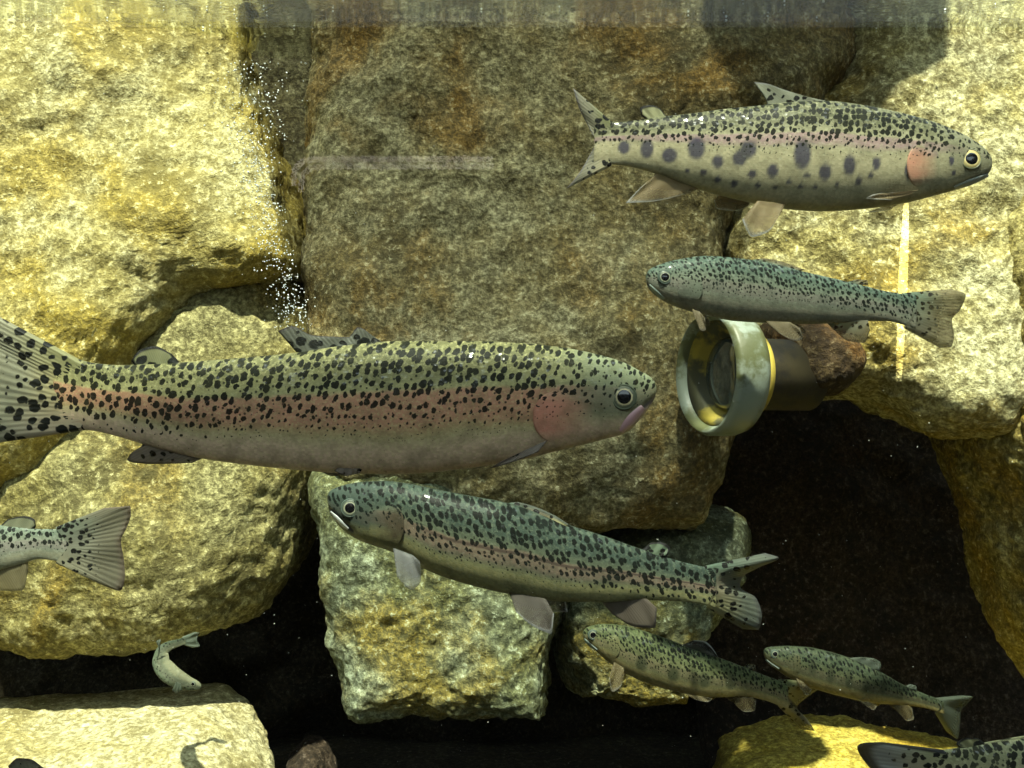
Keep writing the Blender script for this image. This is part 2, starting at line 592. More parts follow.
# second, denser sheet added to deepen the shade at the upper right
fp = [shade_at(690, 60, 1.56, 0.995), shade_at(740, 110, 1.49, 0.995), shade_at(838, 101, 1.49, 0.995), shade_at(950, 27, 1.53, 0.995), shade_at(930, -40, 1.66, 0.995), shade_at(720, -40, 1.62, 0.995)]
nf = len(fp)
fv = [(x, y, 0.995) for x, y in fp] + [(x, y, 1.005) for x, y in fp]
ff = [tuple(range(nf))[::-1], tuple(range(nf, 2 * nf))] + [(k, (k + 1) % nf, nf + (k + 1) % nf, nf + k) for k in range(nf)]
M_blocker_dense = M_blocker.copy()
M_blocker_dense.name = 'sun_blocker_dense'
[nd for nd in M_blocker_dense.node_tree.nodes if nd.type == 'MIX_SHADER'][0].inputs[0].default_value = 0.75
struct(obj('added_sun_blocker_dense', fv, ff, M_blocker_dense, smooth=False))


# ------------------------------------------------------------------ fish
def skin_mat(name, back, flank, stripe, belly, cell=14.0, r0=0.36, spot=(0.006, 0.007, 0.006), vlow=-0.35, vhigh=0.0,
             stripe_c=0.05, stripe_w=0.28, edge=0.16, rough=0.42, parr=(0.035, 0.034, 0.062), small=1.0, seed=0.0, cheek=(0.2, 0.2, 0.15), headu=100.0, head=None, line=None, L=None):
    """v = -1 belly .. 1 back; spots fade out below vhigh .. vlow"""
    N = NT(name)
    pat = N.attr('pat').outputs['Vector']
    u, s, v = N.xyz(pat)
    mark = N.attr('mark').outputs['Fac']
    p2 = N.comb(u, s, seed)
    nz, nzc = N.noise(p2, 0.012, 3)
    w = N.math('ADD', v, N.math('MULTIPLY', N.math('SUBTRACT', nz, 0.5), 0.25))
    c = N.mix(N.step(w, stripe_c + stripe_w * 0.7, stripe_c + stripe_w * 0.7 + edge * 3.6), flank, back)
    c = N.mix(N.down(w, stripe_c - stripe_w - edge * 2.2, stripe_c - stripe_w + edge * 0.4), c, belly)
    st = N.math('MULTIPLY', N.step(w, stripe_c - stripe_w - edge, stripe_c - stripe_w * 0.4), N.down(w, stripe_c + stripe_w * 0.75, stripe_c + stripe_w * 0.75 + edge * 0.6))
    c = N.mix(N.math('MULTIPLY', st, 0.85), c, stripe)
    # fine scales
    sc_d, sc_c = N.voro(N.vmath('MULTIPLY', p2, (1.0, 1.35, 0)), 1 / 3.2, dims='2D', rnd=0.5)
    scr, _, _ = (N.xyz(sc_c))
    c = N.mix(N.math('MULTIPLY', scr, 0.34), c, tuple(x * 0.45 for x in flank))
    fine, _ = N.noise(p2, 0.25, 3, 0.7)
    c = N.mix(N.math('MULTIPLY', N.step(fine, 0.45, 0.72), 0.40), c, tuple(min(1, x * 1.6 + 0.02) for x in flank))
    if head:
        hm = N.math('MULTIPLY', N.down(u, headu * 0.55, headu * 1.35), N.step(v, -0.75, -0.25))
        c = N.mix(N.math('MULTIPLY', hm, 0.85), c, head)
    if line:
        ln = N.math('ABSOLUTE', N.math('SUBTRACT', w, line))
        c = N.mix(N.math('MULTIPLY', N.down(ln, 0.015, 0.06), N.math('MULTIPLY', N.step(u, headu * 1.3, headu * 2.2), 0.8)), c, (0.05, 0.035, 0.03))
    blush = N.attr('blush').outputs['Fac']
    bn, _ = N.noise(p2, 0.16, 4, 0.65)
    c = N.mix(N.math('MULTIPLY', blush, N.math('ADD', 0.55, N.math('MULTIPLY', bn, 0.7)), clamp=True), c, cheek)
    c = N.mix(N.math('MULTIPLY', mark, 0.88), c, parr)
    # black spots
    dn, dnc = N.noise(p2, 0.9 / cell, 2)
    off = N.vmath('MULTIPLY', N.vmath('SUBTRACT', dnc, (0.5, 0.5, 0.5)), (cell * 0.75, cell * 0.75, 0))
    pq = N.vmath('ADD', p2, off)
    qx, qy, _ = N.xyz(pq)
    q = N.comb(N.math('MULTIPLY', N.math('ADD', qx, N.math('MULTIPLY', qy, 0.18)), 1.12), N.math('MULTIPLY', qy, 0.84), 0.0)
    d, dc = N.voro(q, 1 / cell, dims='2D', rnd=0.72)
    rr, rg, rb = N.xyz(dc)
    k2, _ = N.noise(p2, 3.2 / cell, 2)
    d = N.math('ADD', d, N.math('MULTIPLY', N.math('SUBTRACT', k2, 0.5), 0.26))
    vv = N.math('ADD', v, N.math('MULTIPLY', N.step(u, L * 0.6, L * 0.95), 0.55)) if L else v
    fade = N.math('MULTIPLY', N.step(vv, vlow, vhigh), N.math('ADD', 0.72, N.math('MULTIPLY', N.step(vv, -0.2, 0.45), 0.28)))
    rad = N.math('MULTIPLY', N.math('MULTIPLY', fade, r0), N.math('ADD', 0.66, N.math('MULTIPLY', rr, 0.48)))
    hd = N.math('ADD', 0.66, N.math('MULTIPLY', N.step(u, headu * 0.3, headu * 1.4), 0.34))
    rad = N.math('MULTIPLY', N.math('MULTIPLY', rad, hd), N.math('SUBTRACT', 1.0, N.math('MULTIPLY', blush, 0.45)))
    sp = N.math('SUBTRACT', rad, d)
    sp = N.step(sp, -0.035, 0.055)
    # smaller extra specks
    d2, dc2 = N.voro(N.vmath('ADD', N.vmath('MULTIPLY', p2, (1.0, 0.9, 0)), (33.0, 71.0, 0)), 1.75 / cell, dims='2D', rnd=0.95)
    g1, g2, g3 = N.xyz(dc2)
    rad2 = N.math('MULTIPLY', N.math('MULTIPLY', N.step(v, vlow - 0.22, vhigh - 0.1), 0.34 * small), N.step(g1, 0.45, 0.9))
    sp2 = N.step(N.math('SUBTRACT', rad2, d2), -0.03, 0.08)
    sp = N.math('MAXIMUM', sp, N.math('MULTIPLY', sp2, 0.85))
    c = N.mix(N.math('MULTIPLY', sp, 0.96), c, spot)
    h = N.math('ADD', N.math('MULTIPLY', sc_d, -1.0), N.math('MULTIPLY', fine, 0.4))
    b = N.bump(h, 0.22, 0.0006)
    mo, _ = N.noise(p2, 0.045, 4, 0.6)
    c = N.mix(N.math('MULTIPLY', N.step(mo, 0.42, 0.72), 0.35), c, tuple(x * 0.45 for x in back))
    _, gs, _ = N.xyz(sc_c)
    gl_ = N.math('MULTIPLY', N.step(gs, 0.88, 0.95), N.step(mo, 0.42, 0.55))
    return N.done(N.principled(c, N.math('SUBTRACT', rough, N.math('MULTIPLY', gl_, 0.2)), N.math('ADD', 0.05, N.math('MULTIPLY', gl_, 0.6)), b, 0.0))


def fin_mat(name, color, tip=None, spots=True, cell=12.0, r0=0.33, alpha=0.85, edge=None, nray=22.0, spot=(0.014, 0.015, 0.013), spotend=0.85, base=None):
    """tip = colour of the outer margin, edge = dark rim"""
    N = NT(name)
    fu = N.attr('fuv').outputs['Vector']
    a, bb, rim = N.xyz(fu)
    pat = N.attr('pat').outputs['Vector']
    u, s, _ = N.xyz(pat)
    p2 = N.comb(u, s, 0.0)
    wv = N.math('SINE', N.math('MULTIPLY', a, 2 * math.pi * nray))
    c = N.mix(N.math('MULTIPLY', N.step(wv, -0.2, 0.9), 0.30), color, tuple(x * 0.45 for x in color))
    nz, _ = N.noise(p2, 0.08, 3)
    c = N.mix(N.math('MULTIPLY', nz, 0.5), c, tuple(x * 0.6 for x in color))
    if base:
        bc = N.mix(N.step(a, 0.45, 0.95), N.mix(N.step(a, 0.05, 0.5), base[0], base[1]), base[2])
        c = N.mix(N.down(bb, 0.10, 0.75), c, bc)
    if spots:
        dn, dnc = N.noise(p2, 1.0 / cell, 2)
        off = N.vmath('MULTIPLY', N.vmath('SUBTRACT', dnc, (0.5, 0.5, 0.5)), (cell * 0.8, cell * 0.8, 0))
        d, dc = N.voro(N.vmath('MULTIPLY', N.vmath('ADD', p2, off), (0.9, 1.1, 0)), 1 / cell, dims='2D', rnd=0.8)
        rr, _, _ = N.xyz(dc)
        rad = N.math('MULTIPLY', N.math('MULTIPLY', r0, N.down(bb, spotend - 0.35, spotend + 0.15)), N.math('ADD', 0.6, N.math('MULTIPLY', rr, 0.5)))
        c = N.mix(N.step(N.math('SUBTRACT', rad, d), -0.04, 0.06), c, spot)
    if tip:
        c = N.mix(N.step(bb, 0.84, 1.0), c, tip)
    if edge:
        c = N.mix(N.down(rim, 0.10, 0.24), c, edge)
    pr = N.principled(c, 0.45, 0.12, N.bump(N.math('MULTIPLY', wv, N.step(bb, 0.05, 0.4)), 0.30, 0.0006))
    tl = N.n('ShaderNodeBsdfTranslucent')
    N.set(tl.inputs[0], c)
    m1 = N.n('ShaderNodeMixShader')
    m1.inputs[0].default_value = 0.25
    N.t.links.new(pr, m1.inputs[1])
    N.t.links.new(tl.outputs[0], m1.inputs[2])
    tr = N.n('ShaderNodeBsdfTransparent')
    m2 = N.n('ShaderNodeMixShader')
    al = N.math('SUBTRACT', alpha, N.math('MULTIPLY', N.step(bb, 0.2, 1.0), (1 - alpha)))
    N.set(m2.inputs[0], al)
    N.t.links.new(tr.outputs[0], m2.inputs[1])
    N.t.links.new(m1.outputs[0], m2.inputs[2])
    return N.done(m2.outputs[0])


def simple(name, color, rough=0.3, spec=0.5, metal=0.0, coat=0.0):
    N = NT(name)
    return N.done(N.principled(color, rough, spec, None, metal, **{'Coat Weight': coat}))


M_pupil = simple('pupil_black', (0.004, 0.004, 0.005), 0.08, 0.6, 0, 0.5)
M_mouth = simple('mouth_dark', (0.02, 0.018, 0.016), 0.5)


def iris_mat(name, inner, outer):
    N = NT(name)
    r = N.attr('rad').outputs['Fac']
    tc = N.n('ShaderNodeTexCoord').outputs['Object']
    nz, _ = N.noise(tc, 400, 3)
    c = N.mix(N.step(N.math('ADD', r, N.math('MULTIPLY', N.math('SUBTRACT', nz, 0.5), 0.22)), 0.66, 0.78), inner, outer)
    return N.done(N.principled(c, 0.4, 0.3, None, 0.15, **{'Coat Weight': 0.15}))


class Fish:
    """a trout: body skinned over stations (px, y top, y bottom) from snout to tail root, at depth Y"""

    def __init__(self, label, Y, st, skin, wf=1.0, bend=None, M=150, R=56, tube=None, mouth=None, marks=None, group=None):
        self.Y = Y
        self.bend = bend
        ts = np.linspace(0, 1, M)
        ts = ts ** 1.35                     # finer towards the snout
        if tube is None:
            st = np.asarray(st, float)
            s = np.concatenate([[0], np.cumsum(np.abs(np.diff(st[:, 0])) + 0.4 * np.abs(np.diff((st[:, 1] + st[:, 2]) / 2)) + 0.3)])
            L = s[-1]
            ti = ts * L
            self.cx, top, bot = (pchip(s, st[:, k], ti) for k in range(3))
            self.cy, self.hh = (top + bot) / 2, (bot - top) / 2
            self.ux, self.uy = np.zeros(M), -np.ones(M)
            dep = np.zeros(M) if bend is None else np.interp(ts, [b[0] for b in bend], [b[1] for b in bend])
            if bend is not None:
                for _ in range(20):
                    dep[1:-1] = 0.5 * dep[1:-1] + 0.25 * (dep[2:] + dep[:-2])
        else:
            tb = np.asarray(tube, float)
            s = np.concatenate([[0], np.cumsum(np.hypot(np.diff(tb[:, 0]), np.diff(tb[:, 1])) + 0.3)])
            L = s[-1]
            ti = ts * L
            self.cx, self.cy, dep, self.hh = (pchip(s, tb[:, k], ti) for k in range(4))
            tx, ty = np.gradient(self.cx), np.gradient(self.cy)
            ln = np.hypot(tx, ty) + 1e-9
            self.ux, self.uy = ty / ln, -tx / ln
        self.ts, self.L, self.dep = ts, L, dep
        self.k = Y / F                      # metres per pixel at the axis
        wprof = np.interp(ts, [0, .04, .12, .22, .5, .75, .9, 1], [.80, .68, .60, .58, .56, .46, .30, .09]) * wf
        self.ww = self.hh * wprof * self.k
        a = np.linspace(0, 2 * math.pi, R, endpoint=False)
        ca, sa = np.cos(a), np.sin(a)
        sz = np.sign(sa) * np.abs(sa) ** 0.94
        sy = np.sign(ca) * np.abs(ca) ** 0.86
        pos = np.zeros((M, R, 3))
        px = self.cx[:, None] + self.ux[:, None] * self.hh[:, None] * sz[None]
        py = self.cy[:, None] + self.uy[:, None] * self.hh[:, None] * sz[None]
        Yd = (Y + dep)[:, None]
        pos[..., 0] = (px - 512) / F * Yd
        pos[..., 2] = (384 - py) / F * Yd
        pos[..., 1] = Yd + self.ww[:, None] * sy[None]
        mk = np.zeros((M, R))
        # pattern coordinates, in pixels of the photograph
        arc = np.zeros((M, R))
        per = np.sqrt(((sz[None] * self.hh[:, None]) ** 2)) * 1.12
        arc = np.sign(sz)[None] * per + np.where(ca > 0, 500, 0)[None]
        v = np.repeat(sz[None], M, 0)
        upx = np.repeat(ti[:, None], R, 1)
        # the photographed side, corrected for its nearness
        fpx = 512 + (px - 512) * Yd / pos[..., 1]
        fpy = 384 + (py - 384) * Yd / pos[..., 1]
        if marks:
            for (mx_, my_, rx, ry) in marks:
                # mirrored on both flanks: compare with the near-side pixel
                d = np.hypot((px - 512 - (mx_ - 512) * 0.985) / rx, (py - 384 - (my_ - 384) * 0.985) / ry)
                mk = np.maximum(mk, np.clip((1.15 - d) / 0.35, 0, 1) * (np.abs(sy)[None] > 0.15))
        if mouth:
            m = np.asarray(mouth, float)
            dmin = np.full((M, R), 1e9)
            for k in range(len(m) - 1):
                A, B = m[k], m[k + 1]
                ab = B - A
                t = np.clip(((fpx - A[0]) * ab[0] + (fpy - A[1]) * ab[1]) / (ab @ ab), 0, 1)
                dmin = np.minimum(dmin, np.hypot(fpx - A[0] - t * ab[0], fpy - A[1] - t * ab[1]))
            wid = 0.016 * L ** 0.75 + 0.6
            g = np.exp(-(dmin / wid) ** 2)
            cen = np.stack([np.zeros(M), Y + dep, np.zeros(M)], 1)
            pos[..., 1] += (Yd - pos[..., 1]) * 0.22 * g
            mk = np.maximum(mk, np.clip(g * 1.3 - 0.2, 0, 1) * 0.9)
        verts = pos.reshape(-1, 3)
        self.root = bpy.data.objects.new('trout', None)
        COL.objects.link(self.root)
        mid = M // 2
        self.loc = np.array([(self.cx[mid] - 512) / F * Y, Y, (384 - self.cy[mid]) / F * Y])
        self.root.location = tuple(self.loc)
        tag(self.root, label, 'fish', group)
        faces = []
        for i in range(M - 1):
            for j in range(R):
                faces.append((i * R + j, i * R + (j + 1) % R, (i + 1) * R + (j + 1) % R, (i + 1) * R + j))
        tipv = len(verts)
        c0 = pos[0].mean(0)
        c0 = c0 + (c0 - pos[1].mean(0)) * 0.6
        c1 = pos[-1].mean(0)
        verts = np.concatenate([verts, [c0, c1]])
        for j in range(R):
            faces.append((tipv, (j + 1) % R, j))
            faces.append((tipv + 1, (M - 1) * R + j, (M - 1) * R + (j + 1) % R))
        body = obj('body', verts, faces, skin, self.root, loc=self.loc)
        pat = np.stack([upx.ravel(), arc.ravel(), v.ravel()], 1)
        pat = np.concatenate([pat, [[0, 0, 0], [L, 0, 0]]])
        attr(body, 'pat', 'FLOAT_VECTOR', pat)
        attr(body, 'mark', 'FLOAT', np.concatenate([mk.ravel(), [0, 0]]))
        self.body = body

    def near(self, px, py, side=-1, lift=0.0):
        """point of the flank seen at a pixel; side -1 faces the camera, +1 is the far flank mirrored"""
        qx, qy = px, py
        order = np.argsort(self.cx)
        for _ in range(4):
            i = np.argmin((self.cx - qx) ** 2 + 0.05 * (self.cy - qy) ** 2)
            cy = np.interp(qx, self.cx[order], self.cy[order])
            hh = np.interp(qx, self.cx[order], self.hh[order])
            ww = np.interp(qx, self.cx[order], self.ww[order])
            dep = np.interp(qx, self.cx[order], self.dep[order])
            v = np.clip((qy - cy) / max(hh, 1e-3), -0.985, 0.985)
            dy = ww * (1 - abs(v) ** (2 / 0.94)) ** (0.86 / 2)
            y = self.Y + dep - dy
            qx = 512 + (px - 512) * y / (self.Y + dep)
            qy = 384 + (py - 384) * y / (self.Y + dep)
        yax = self.Y + dep
        return np.array([(qx - 512) / F * yax, yax + side * (dy + lift), (384 - qy) / F * yax])

    def fin(self, name, base, edge, mat, nr=24, nl=10, db=0.0, dt=0.0, th=0.0022, dep=None, curl=0.0):
        """a rayed fin between a base line and an outer edge (pixels); db/dt = depth of base and tip off the axis"""
        b = spline(base, nr)
        e = spline(edge, nr)
        d0 = float(np.interp(b[:, 0].mean(), *self._xd())) if dep is None else dep
        V, FU, PT = [], [], []
        A = np.linspace(0, 1, nr)
        Bq = np.linspace(0, 1, nl)
        ray = 0.5 + 0.5 * np.cos(2 * math.pi * A * (nr / 2.0))
        grid = np.zeros((nr, nl, 3))
        thk = np.zeros((nr, nl))
        fu = np.zeros((nr, nl, 3))
        pt = np.zeros((nr, nl, 3))
        for j, t in enumerate(Bq):
            q = b * (1 - t) + e * t
            Yq = self.Y + d0 + db + (dt - db) * t + curl * np.sin(math.pi * t * 0.9) + 0.0012 * t * np.sin(A * 17 + t * 3)
            grid[:, j, 0] = (q[:, 0] - 512) / F * Yq
            grid[:, j, 1] = Yq
            grid[:, j, 2] = (384 - q[:, 1]) / F * Yq
            thk[:, j] = th * ((1 - t) ** 0.8 * 0.85 + 0.15) * (0.75 + 0.25 * ray)
            fu[:, j, 0], fu[:, j, 1] = A, t
            fu[:, j, 2] = np.minimum(np.minimum(A, 1 - A) * 2.2, (1 - t))
            pt[:, j, 0], pt[:, j, 1] = q[:, 0], q[:, 1]
        thk[0] *= 0.15
        thk[-1] *= 0.15
        thk[:, -1] *= 0.15
        f1, f2 = grid.copy(), grid.copy()
        f1[..., 1] -= thk
        f2[..., 1] += thk
        n = nr * nl
        faces = []
        for i in range(nr - 1):
            for j in range(nl - 1):
                k = i * nl + j
                faces.append((k, k + nl, k + nl + 1, k + 1))
                faces.append((n + k, n + k + 1, n + k + nl + 1, n + k + nl))
        rim = [(i * nl + nl - 1) for i in range(nr)]
        loop = [j for j in range(nl)] + [i * nl + nl - 1 for i in range(1, nr)] + [(nr - 1) * nl + j for j in range(nl - 2, -1, -1)]
        for k in range(len(loop) - 1):
            faces.append((loop[k], loop[k + 1], n + loop[k + 1], n + loop[k]))
        o = obj(name, np.concatenate([f1.reshape(-1, 3), f2.reshape(-1, 3)]), faces, mat, self.root, loc=self.loc)
        attr(o, 'fuv', 'FLOAT_VECTOR', np.concatenate([fu.reshape(-1, 3)] * 2))
        attr(o, 'pat', 'FLOAT_VECTOR', np.concatenate([pt.reshape(-1, 3)] * 2))
        return o

    def _xd(self):
        o = np.argsort(self.cx)
        return self.cx[o], self.dep[o]

    def eye(self, px, py, r, rp, mat, ring=None):
        k = self.k
        for side in (-1, 1):
            c = self.near(px, py, side)
            n = np.array([0.0, side * 1.0, 0.10])
            n /= np.linalg.norm(n)
            ax = np.cross(n, [0, 0, 1.0])
            ax /= np.linalg.norm(ax)
            up = np.cross(ax, n)

            def lathe(prof, name, mat, parent, seg=32):
                V, Fc, rad = [], [], []
                for (rr, hz) in prof:
                    for s_ in range(seg):
                        a = 2 * math.pi * s_ / seg
                        V.append(c + (ax * math.cos(a) + up * math.sin(a)) * rr * k + n * hz * k)
                        rad.append(rr / r)
                for i in range(len(prof) - 1):
                    for s_ in range(seg):
                        Fc.append((i * seg + s_, i * seg + (s_ + 1) % seg, (i + 1) * seg + (s_ + 1) % seg, (i + 1) * seg + s_))
                Fc.append(tuple(range((len(prof) - 1) * seg, len(prof) * seg)))
                o = obj(name, V, Fc, mat, parent, loc=self.loc)
                attr(o, 'rad', 'FLOAT', rad)
                return o
            e = lathe([(r * 1.0, -0.30 * r), (r * 1.0, 0.02 * r), (r * .93, 0.08 * r), (r * .80, 0.12 * r), (rp * 1.05, 0.15 * r), (rp * 0.6, 0.17 * r), (rp * .1, 0.17 * r)], 'eye', mat, self.root)
            lathe([(rp, 0.10 * r), (rp, 0.165 * r), (rp * .8, 0.20 * r), (rp * .5, 0.23 * r), (rp * .1, 0.24 * r)], 'pupil', M_pupil, e)
            if ring:
                lathe([(r * 1.14, -0.25 * r), (r * 1.12, 0.0), (r * 1.05, 0.08 * r), (r * 0.99, 0.10 * r), (r * 0.94, 0.02 * r), (r * .93, -0.25 * r)], 'eye_ring', ring, e)

    def gill(self, cx, cy, rx, ry, mat, rear, lift=1.6, label=None):
        """gill cover: a shell over the cheek, thick at its rear rim; rear = -1 when the rim is on the left in the photograph"""
        for side in (-1, 1):
            nu, nv = 26, 26
            V, PT, BL = [], [], []
            faces = []

            def put(a, b, l):
                w = math.sqrt(max(0, 1 - (abs(b) ** 2.4)))
                x = cx + rear * rx * (-1 + 2 * a) * (0.45 + 0.55 * w) + rear * rx * 0.12 * (1 - b * b)
                y = cy + ry * b * (0.75 + 0.25 * a)
                V.append(self.near(x, y, side, l))
                i = int(np.argmin((self.cx - x) ** 2 + 0.05 * (self.cy - y) ** 2))
                v = -(y - self.cy[i]) / self.hh[i]
                PT.append((self.ts[i] * self.L, v * self.hh[i] * 1.12, v))
                BL.append(min(1, max(0, a * 1.5 - 0.12)) * min(1, max(0, (1.02 - abs(b)) * 2.0)))
            for i in range(nu):
                a = i / (nu - 1)                    # 0 front, 1 rear rim
                for j in range(nv):
                    b = -1 + 2 * j / (nv - 1)
                    edge = min(1, (1 - abs(b)) * 4)
                    l = lift * self.k * (math.sin(a * math.pi * 0.5) ** 1.3) * (0.25 + 0.75 * edge)
                    l *= 1 - 0.55 * math.exp(-((a - 0.48 - 0.06 * b) / 0.05) ** 2)
                    put(a, b, l if a > 0 else -0.5 * self.k)
            for i in range(nu - 1):
                for j in range(nv - 1):
                    k = i * nv + j
                    faces.append((k, k + 1, k + nv + 1, k + nv))
            # rim turned inwards, for a real thickness
            base = len(V)
            for j in range(nv):
                put(1.0, -1 + 2 * j / (nv - 1), -1.0 * self.k)
            for j in range(nv - 1):
                k = (nu - 1) * nv + j
                faces.append((k, k + 1, base + j + 1, base + j))
            o = obj('gill_cover', V, faces, self.body.data.materials[0], self.root, loc=self.loc)
            attr(o, 'pat', 'FLOAT_VECTOR', PT)
            attr(o, 'blush', 'FLOAT', BL)
            if label:
                o['label'] = label

    def jaw(self, pts, wid, mat, name='upper_jaw', label=None):
        """a bony plate along the mouth line"""
        for side in (-1, 1):
            c = spline(pts, 16)
            t = np.gradient(c, axis=0)
            t /= np.linalg.norm(t, axis=1)[:, None]
            nn = np.stack([-t[:, 1], t[:, 0]], 1)
            V, faces = [], []
            prof = [(-1, -0.4), (-0.8, 0.5), (0, 0.9), (0.8, 0.5), (1, -0.4)]
            for i in range(16):
                w = wid * (0.35 + 0.65 * math.sin(math.pi * min(1, 0.12 + 0.80 * i / 15)))
                for (a, l) in prof:
                    q = c[i] + nn[i] * a * w
                    V.append(self.near(q[0], q[1], side, l * self.k * wid * 0.35))
            for i in range(15):
                for j in range(4):
                    k = i * 5 + j
                    faces.append((k, k + 1, k + 6, k + 5))
            o = obj(name, V, faces, mat, self.root, loc=self.loc)
            if label:
                o['label'] = label


# ---- fish 1: the large rainbow trout
sk1 = skin_mat('skin_rainbow', (0.115, 0.112, 0.055), (0.38, 0.35, 0.165), (0.49, 0.215, 0.15), (0.64, 0.46, 0.33), 9.6, 0.41, vlow=-0.62, vhigh=0.10, stripe_c=-0.02, stripe_w=0.30, small=0.75, L=610, cheek=(0.54, 0.23, 0.165), headu=95, head=(0.17, 0.19, 0.125))
f1t = fin_mat('fin_spotted_grey', (0.30, 0.29, 0.21), None, True, 12, 0.40, 0.96, base=((0.25, 0.24, 0.12), (0.40, 0.34, 0.18), (0.46, 0.38, 0.27)))
f1d = fin_mat('fin_dark_spotted', (0.13, 0.135, 0.11), (0.03, 0.025, 0.025), True, 11, 0.46, 0.95)
f1a = fin_mat('fin_adipose', (0.22, 0.22, 0.12), None, True, 15, 0.40, 0.95, edge=(0.015, 0.015, 0.014))
f1p = fin_mat('fin_dusky', (0.22, 0.18, 0.15), (0.06, 0.05, 0.05), True, 11, 0.3, 0.92)
iris1 = iris_mat('iris_silver', (0.50, 0.42, 0.24), (0.10, 0.11, 0.07))
ring1 = simple('eye_ring_green', (0.09, 0.105, 0.065), 0.5, 0.2)
jaw_pink = simple('lip_pink', (0.55, 0.33, 0.36), 0.35)
jaw_grey = simple('lip_grey', (0.32, 0.34, 0.30), 0.35)
a = Fish('large rainbow trout facing right across the middle, pink stripe and dense black spots', 0.75,
         [(656, 386, 393), (654, 381, 399), (649, 376, 407), (640, 371, 419), (625, 363, 433), (600, 355, 440), (560, 347, 450), (520, 343, 460), (470, 341, 468), (400, 341, 474), (340, 346, 473),
          (300, 352, 470), (250, 357, 465), (200, 361, 458), (150, 364, 446), (120, 365, 437), (95, 363, 431), (75, 358, 429), (55, 352, 430)],
         sk1, 1.0, mouth=[(656, 397), (646, 405), (632, 421), (624, 430)], M=190, R=72)
a.fin('tail_fin', [(88, 364), (76, 395), (86, 430)], [(-62, 284), (-40, 318), (-8, 358), (-10, 380), (-40, 420), (-66, 452)], f1t, 40, 16, th=0.004)
a.fin('dorsal_fin', [(382, 342), (340, 348), (298, 354)], [(376, 338), (358, 327), (348, 337), (312, 335), (292, 326), (278, 331)], f1d, 30, 10, th=0.0022)
a.fin('adipose_fin', [(180, 363), (136, 367)], [(172, 354), (154, 346), (140, 350), (131, 361)], f1a, 16, 8, th=0.003)
a.fin('anal_fin', [(208, 456), (160, 446), (118, 433)], [(192, 463), (150, 464), (127, 460), (132, 452), (146, 446), (120, 436)], f1p, 24, 10)
for s_, sh in ((-1, 0), (1, -14)):
    a.fin('pelvic_fin', [(364 + sh, 466), (340 + sh, 466)], [(360 + sh, 473), (346 + sh, 476), (334 + sh, 471)], f1p, 14, 6, db=s_ * 0.012, dt=s_ * 0.016)
    a.fin('pectoral_fin', [(548 + sh * .3, 440), (534 + sh * .3, 446)], [(538 + sh, 452), (510 + sh, 463), (488 + sh, 469), (500 + sh, 462)], f1p, 16, 8, db=s_ * 0.022, dt=s_ * 0.030)
a.eye(624, 397, 11.5, 6.9, iris1, ring1)
a.gill(571, 417, 34, 26, None, -1, 1.8, 'pink flushed gill cover')
a.jaw([(643, 407), (634, 416), (626, 425), (621, 432)], 5.0, jaw_pink, 'upper_jaw', 'pink lip')

# ---- fish 2: parr-marked trout, upper right
sk2 = skin_mat('skin_parr', (0.085, 0.088, 0.05), (0.27, 0.26, 0.165), (0.29, 0.19, 0.20), (0.37, 0.335, 0.21), 7.0, 0.44, vlow=-0.35, vhigh=0.40, stripe_c=0.20, stripe_w=0.10, edge=0.10, small=0.7, seed=20, cheek=(0.50, 0.25, 0.17), headu=60, head=(0.16, 0.16, 0.105))
f2t = fin_mat('fin_tail_grey', (0.24, 0.23, 0.17), (0.15, 0.14, 0.14), True, 7.5, 0.42, 0.90, spotend=0.75, base=((0.18, 0.185, 0.095), (0.28, 0.25, 0.18), (0.36, 0.33, 0.21)))
f2d = fin_mat('fin_dorsal_spotted', (0.24, 0.25, 0.19), (0.10, 0.10, 0.10), True, 8, 0.36, 0.9)
f2a = fin_mat('fin_adipose_rimmed', (0.34, 0.34, 0.20), None, False, alpha=0.9, edge=(0.012, 0.012, 0.012))
f2p = fin_mat('fin_tan_white_tip', (0.27, 0.21, 0.12), (0.50, 0.51, 0.50), False, alpha=0.72)
iris2 = iris_mat('iris_gold', (0.62, 0.52, 0.25), (0.40, 0.33, 0.14))
mk = [(228, 185, 14, 20), (275, 200, 16, 16), (330, 188, 18, 24), (374, 217, 12, 14), (418, 212, 15, 16), (436, 194, 17, 18), (545, 208, 18, 31), (593, 244, 13, 18), (486, 240, 12, 14), (445, 245, 9, 9),
      (345, 238, 7, 7), (180, 180, 13, 14), (410, 262, 7, 7), (643, 230, 13, 22), (665, 262, 7, 10), (375, 253, 7, 7), (458, 267, 6, 6), (520, 262, 6, 6), (620, 270, 5, 5), (312, 233, 5, 5), (556, 250, 7, 7), (770, 238, 8, 18),
      (700, 225, 9, 14), (575, 272, 5, 5), (493, 272, 5, 5), (865, 215, 6, 10), (872, 240, 5, 6), (545, 270, 6, 5), (690, 250, 6, 7)]
mk = [(540 + x * .4727, 60 + y * .4728, rx * .4727, ry * .4728) for x, y, rx, ry in mk]
b = Fish('silvery trout facing right at the upper right with round purple side marks', 0.95,
         [(991, 160, 166), (989, 156, 172), (983, 149, 178), (972, 141, 184), (955, 132, 190), (930, 122, 197), (900, 114, 204), (860, 106, 209), (825, 102, 211), (790, 103, 209), (760, 106, 204), (720, 110, 195),
          (690, 114, 186), (660, 117, 175), (640, 120, 169), (620, 122, 165), (604, 123, 164), (594, 124, 165)],
         sk2, 1.0, mouth=[(990, 173), (980, 177), (966, 183), (956, 187)], marks=mk, M=240, R=80)
b.fin('tail_fin', [(612, 122), (604, 143), (612, 166)], [(573, 88), (579, 108), (590, 130), (595, 142), (588, 158), (577, 176), (566, 189)], f2t, 36, 14, th=0.003)
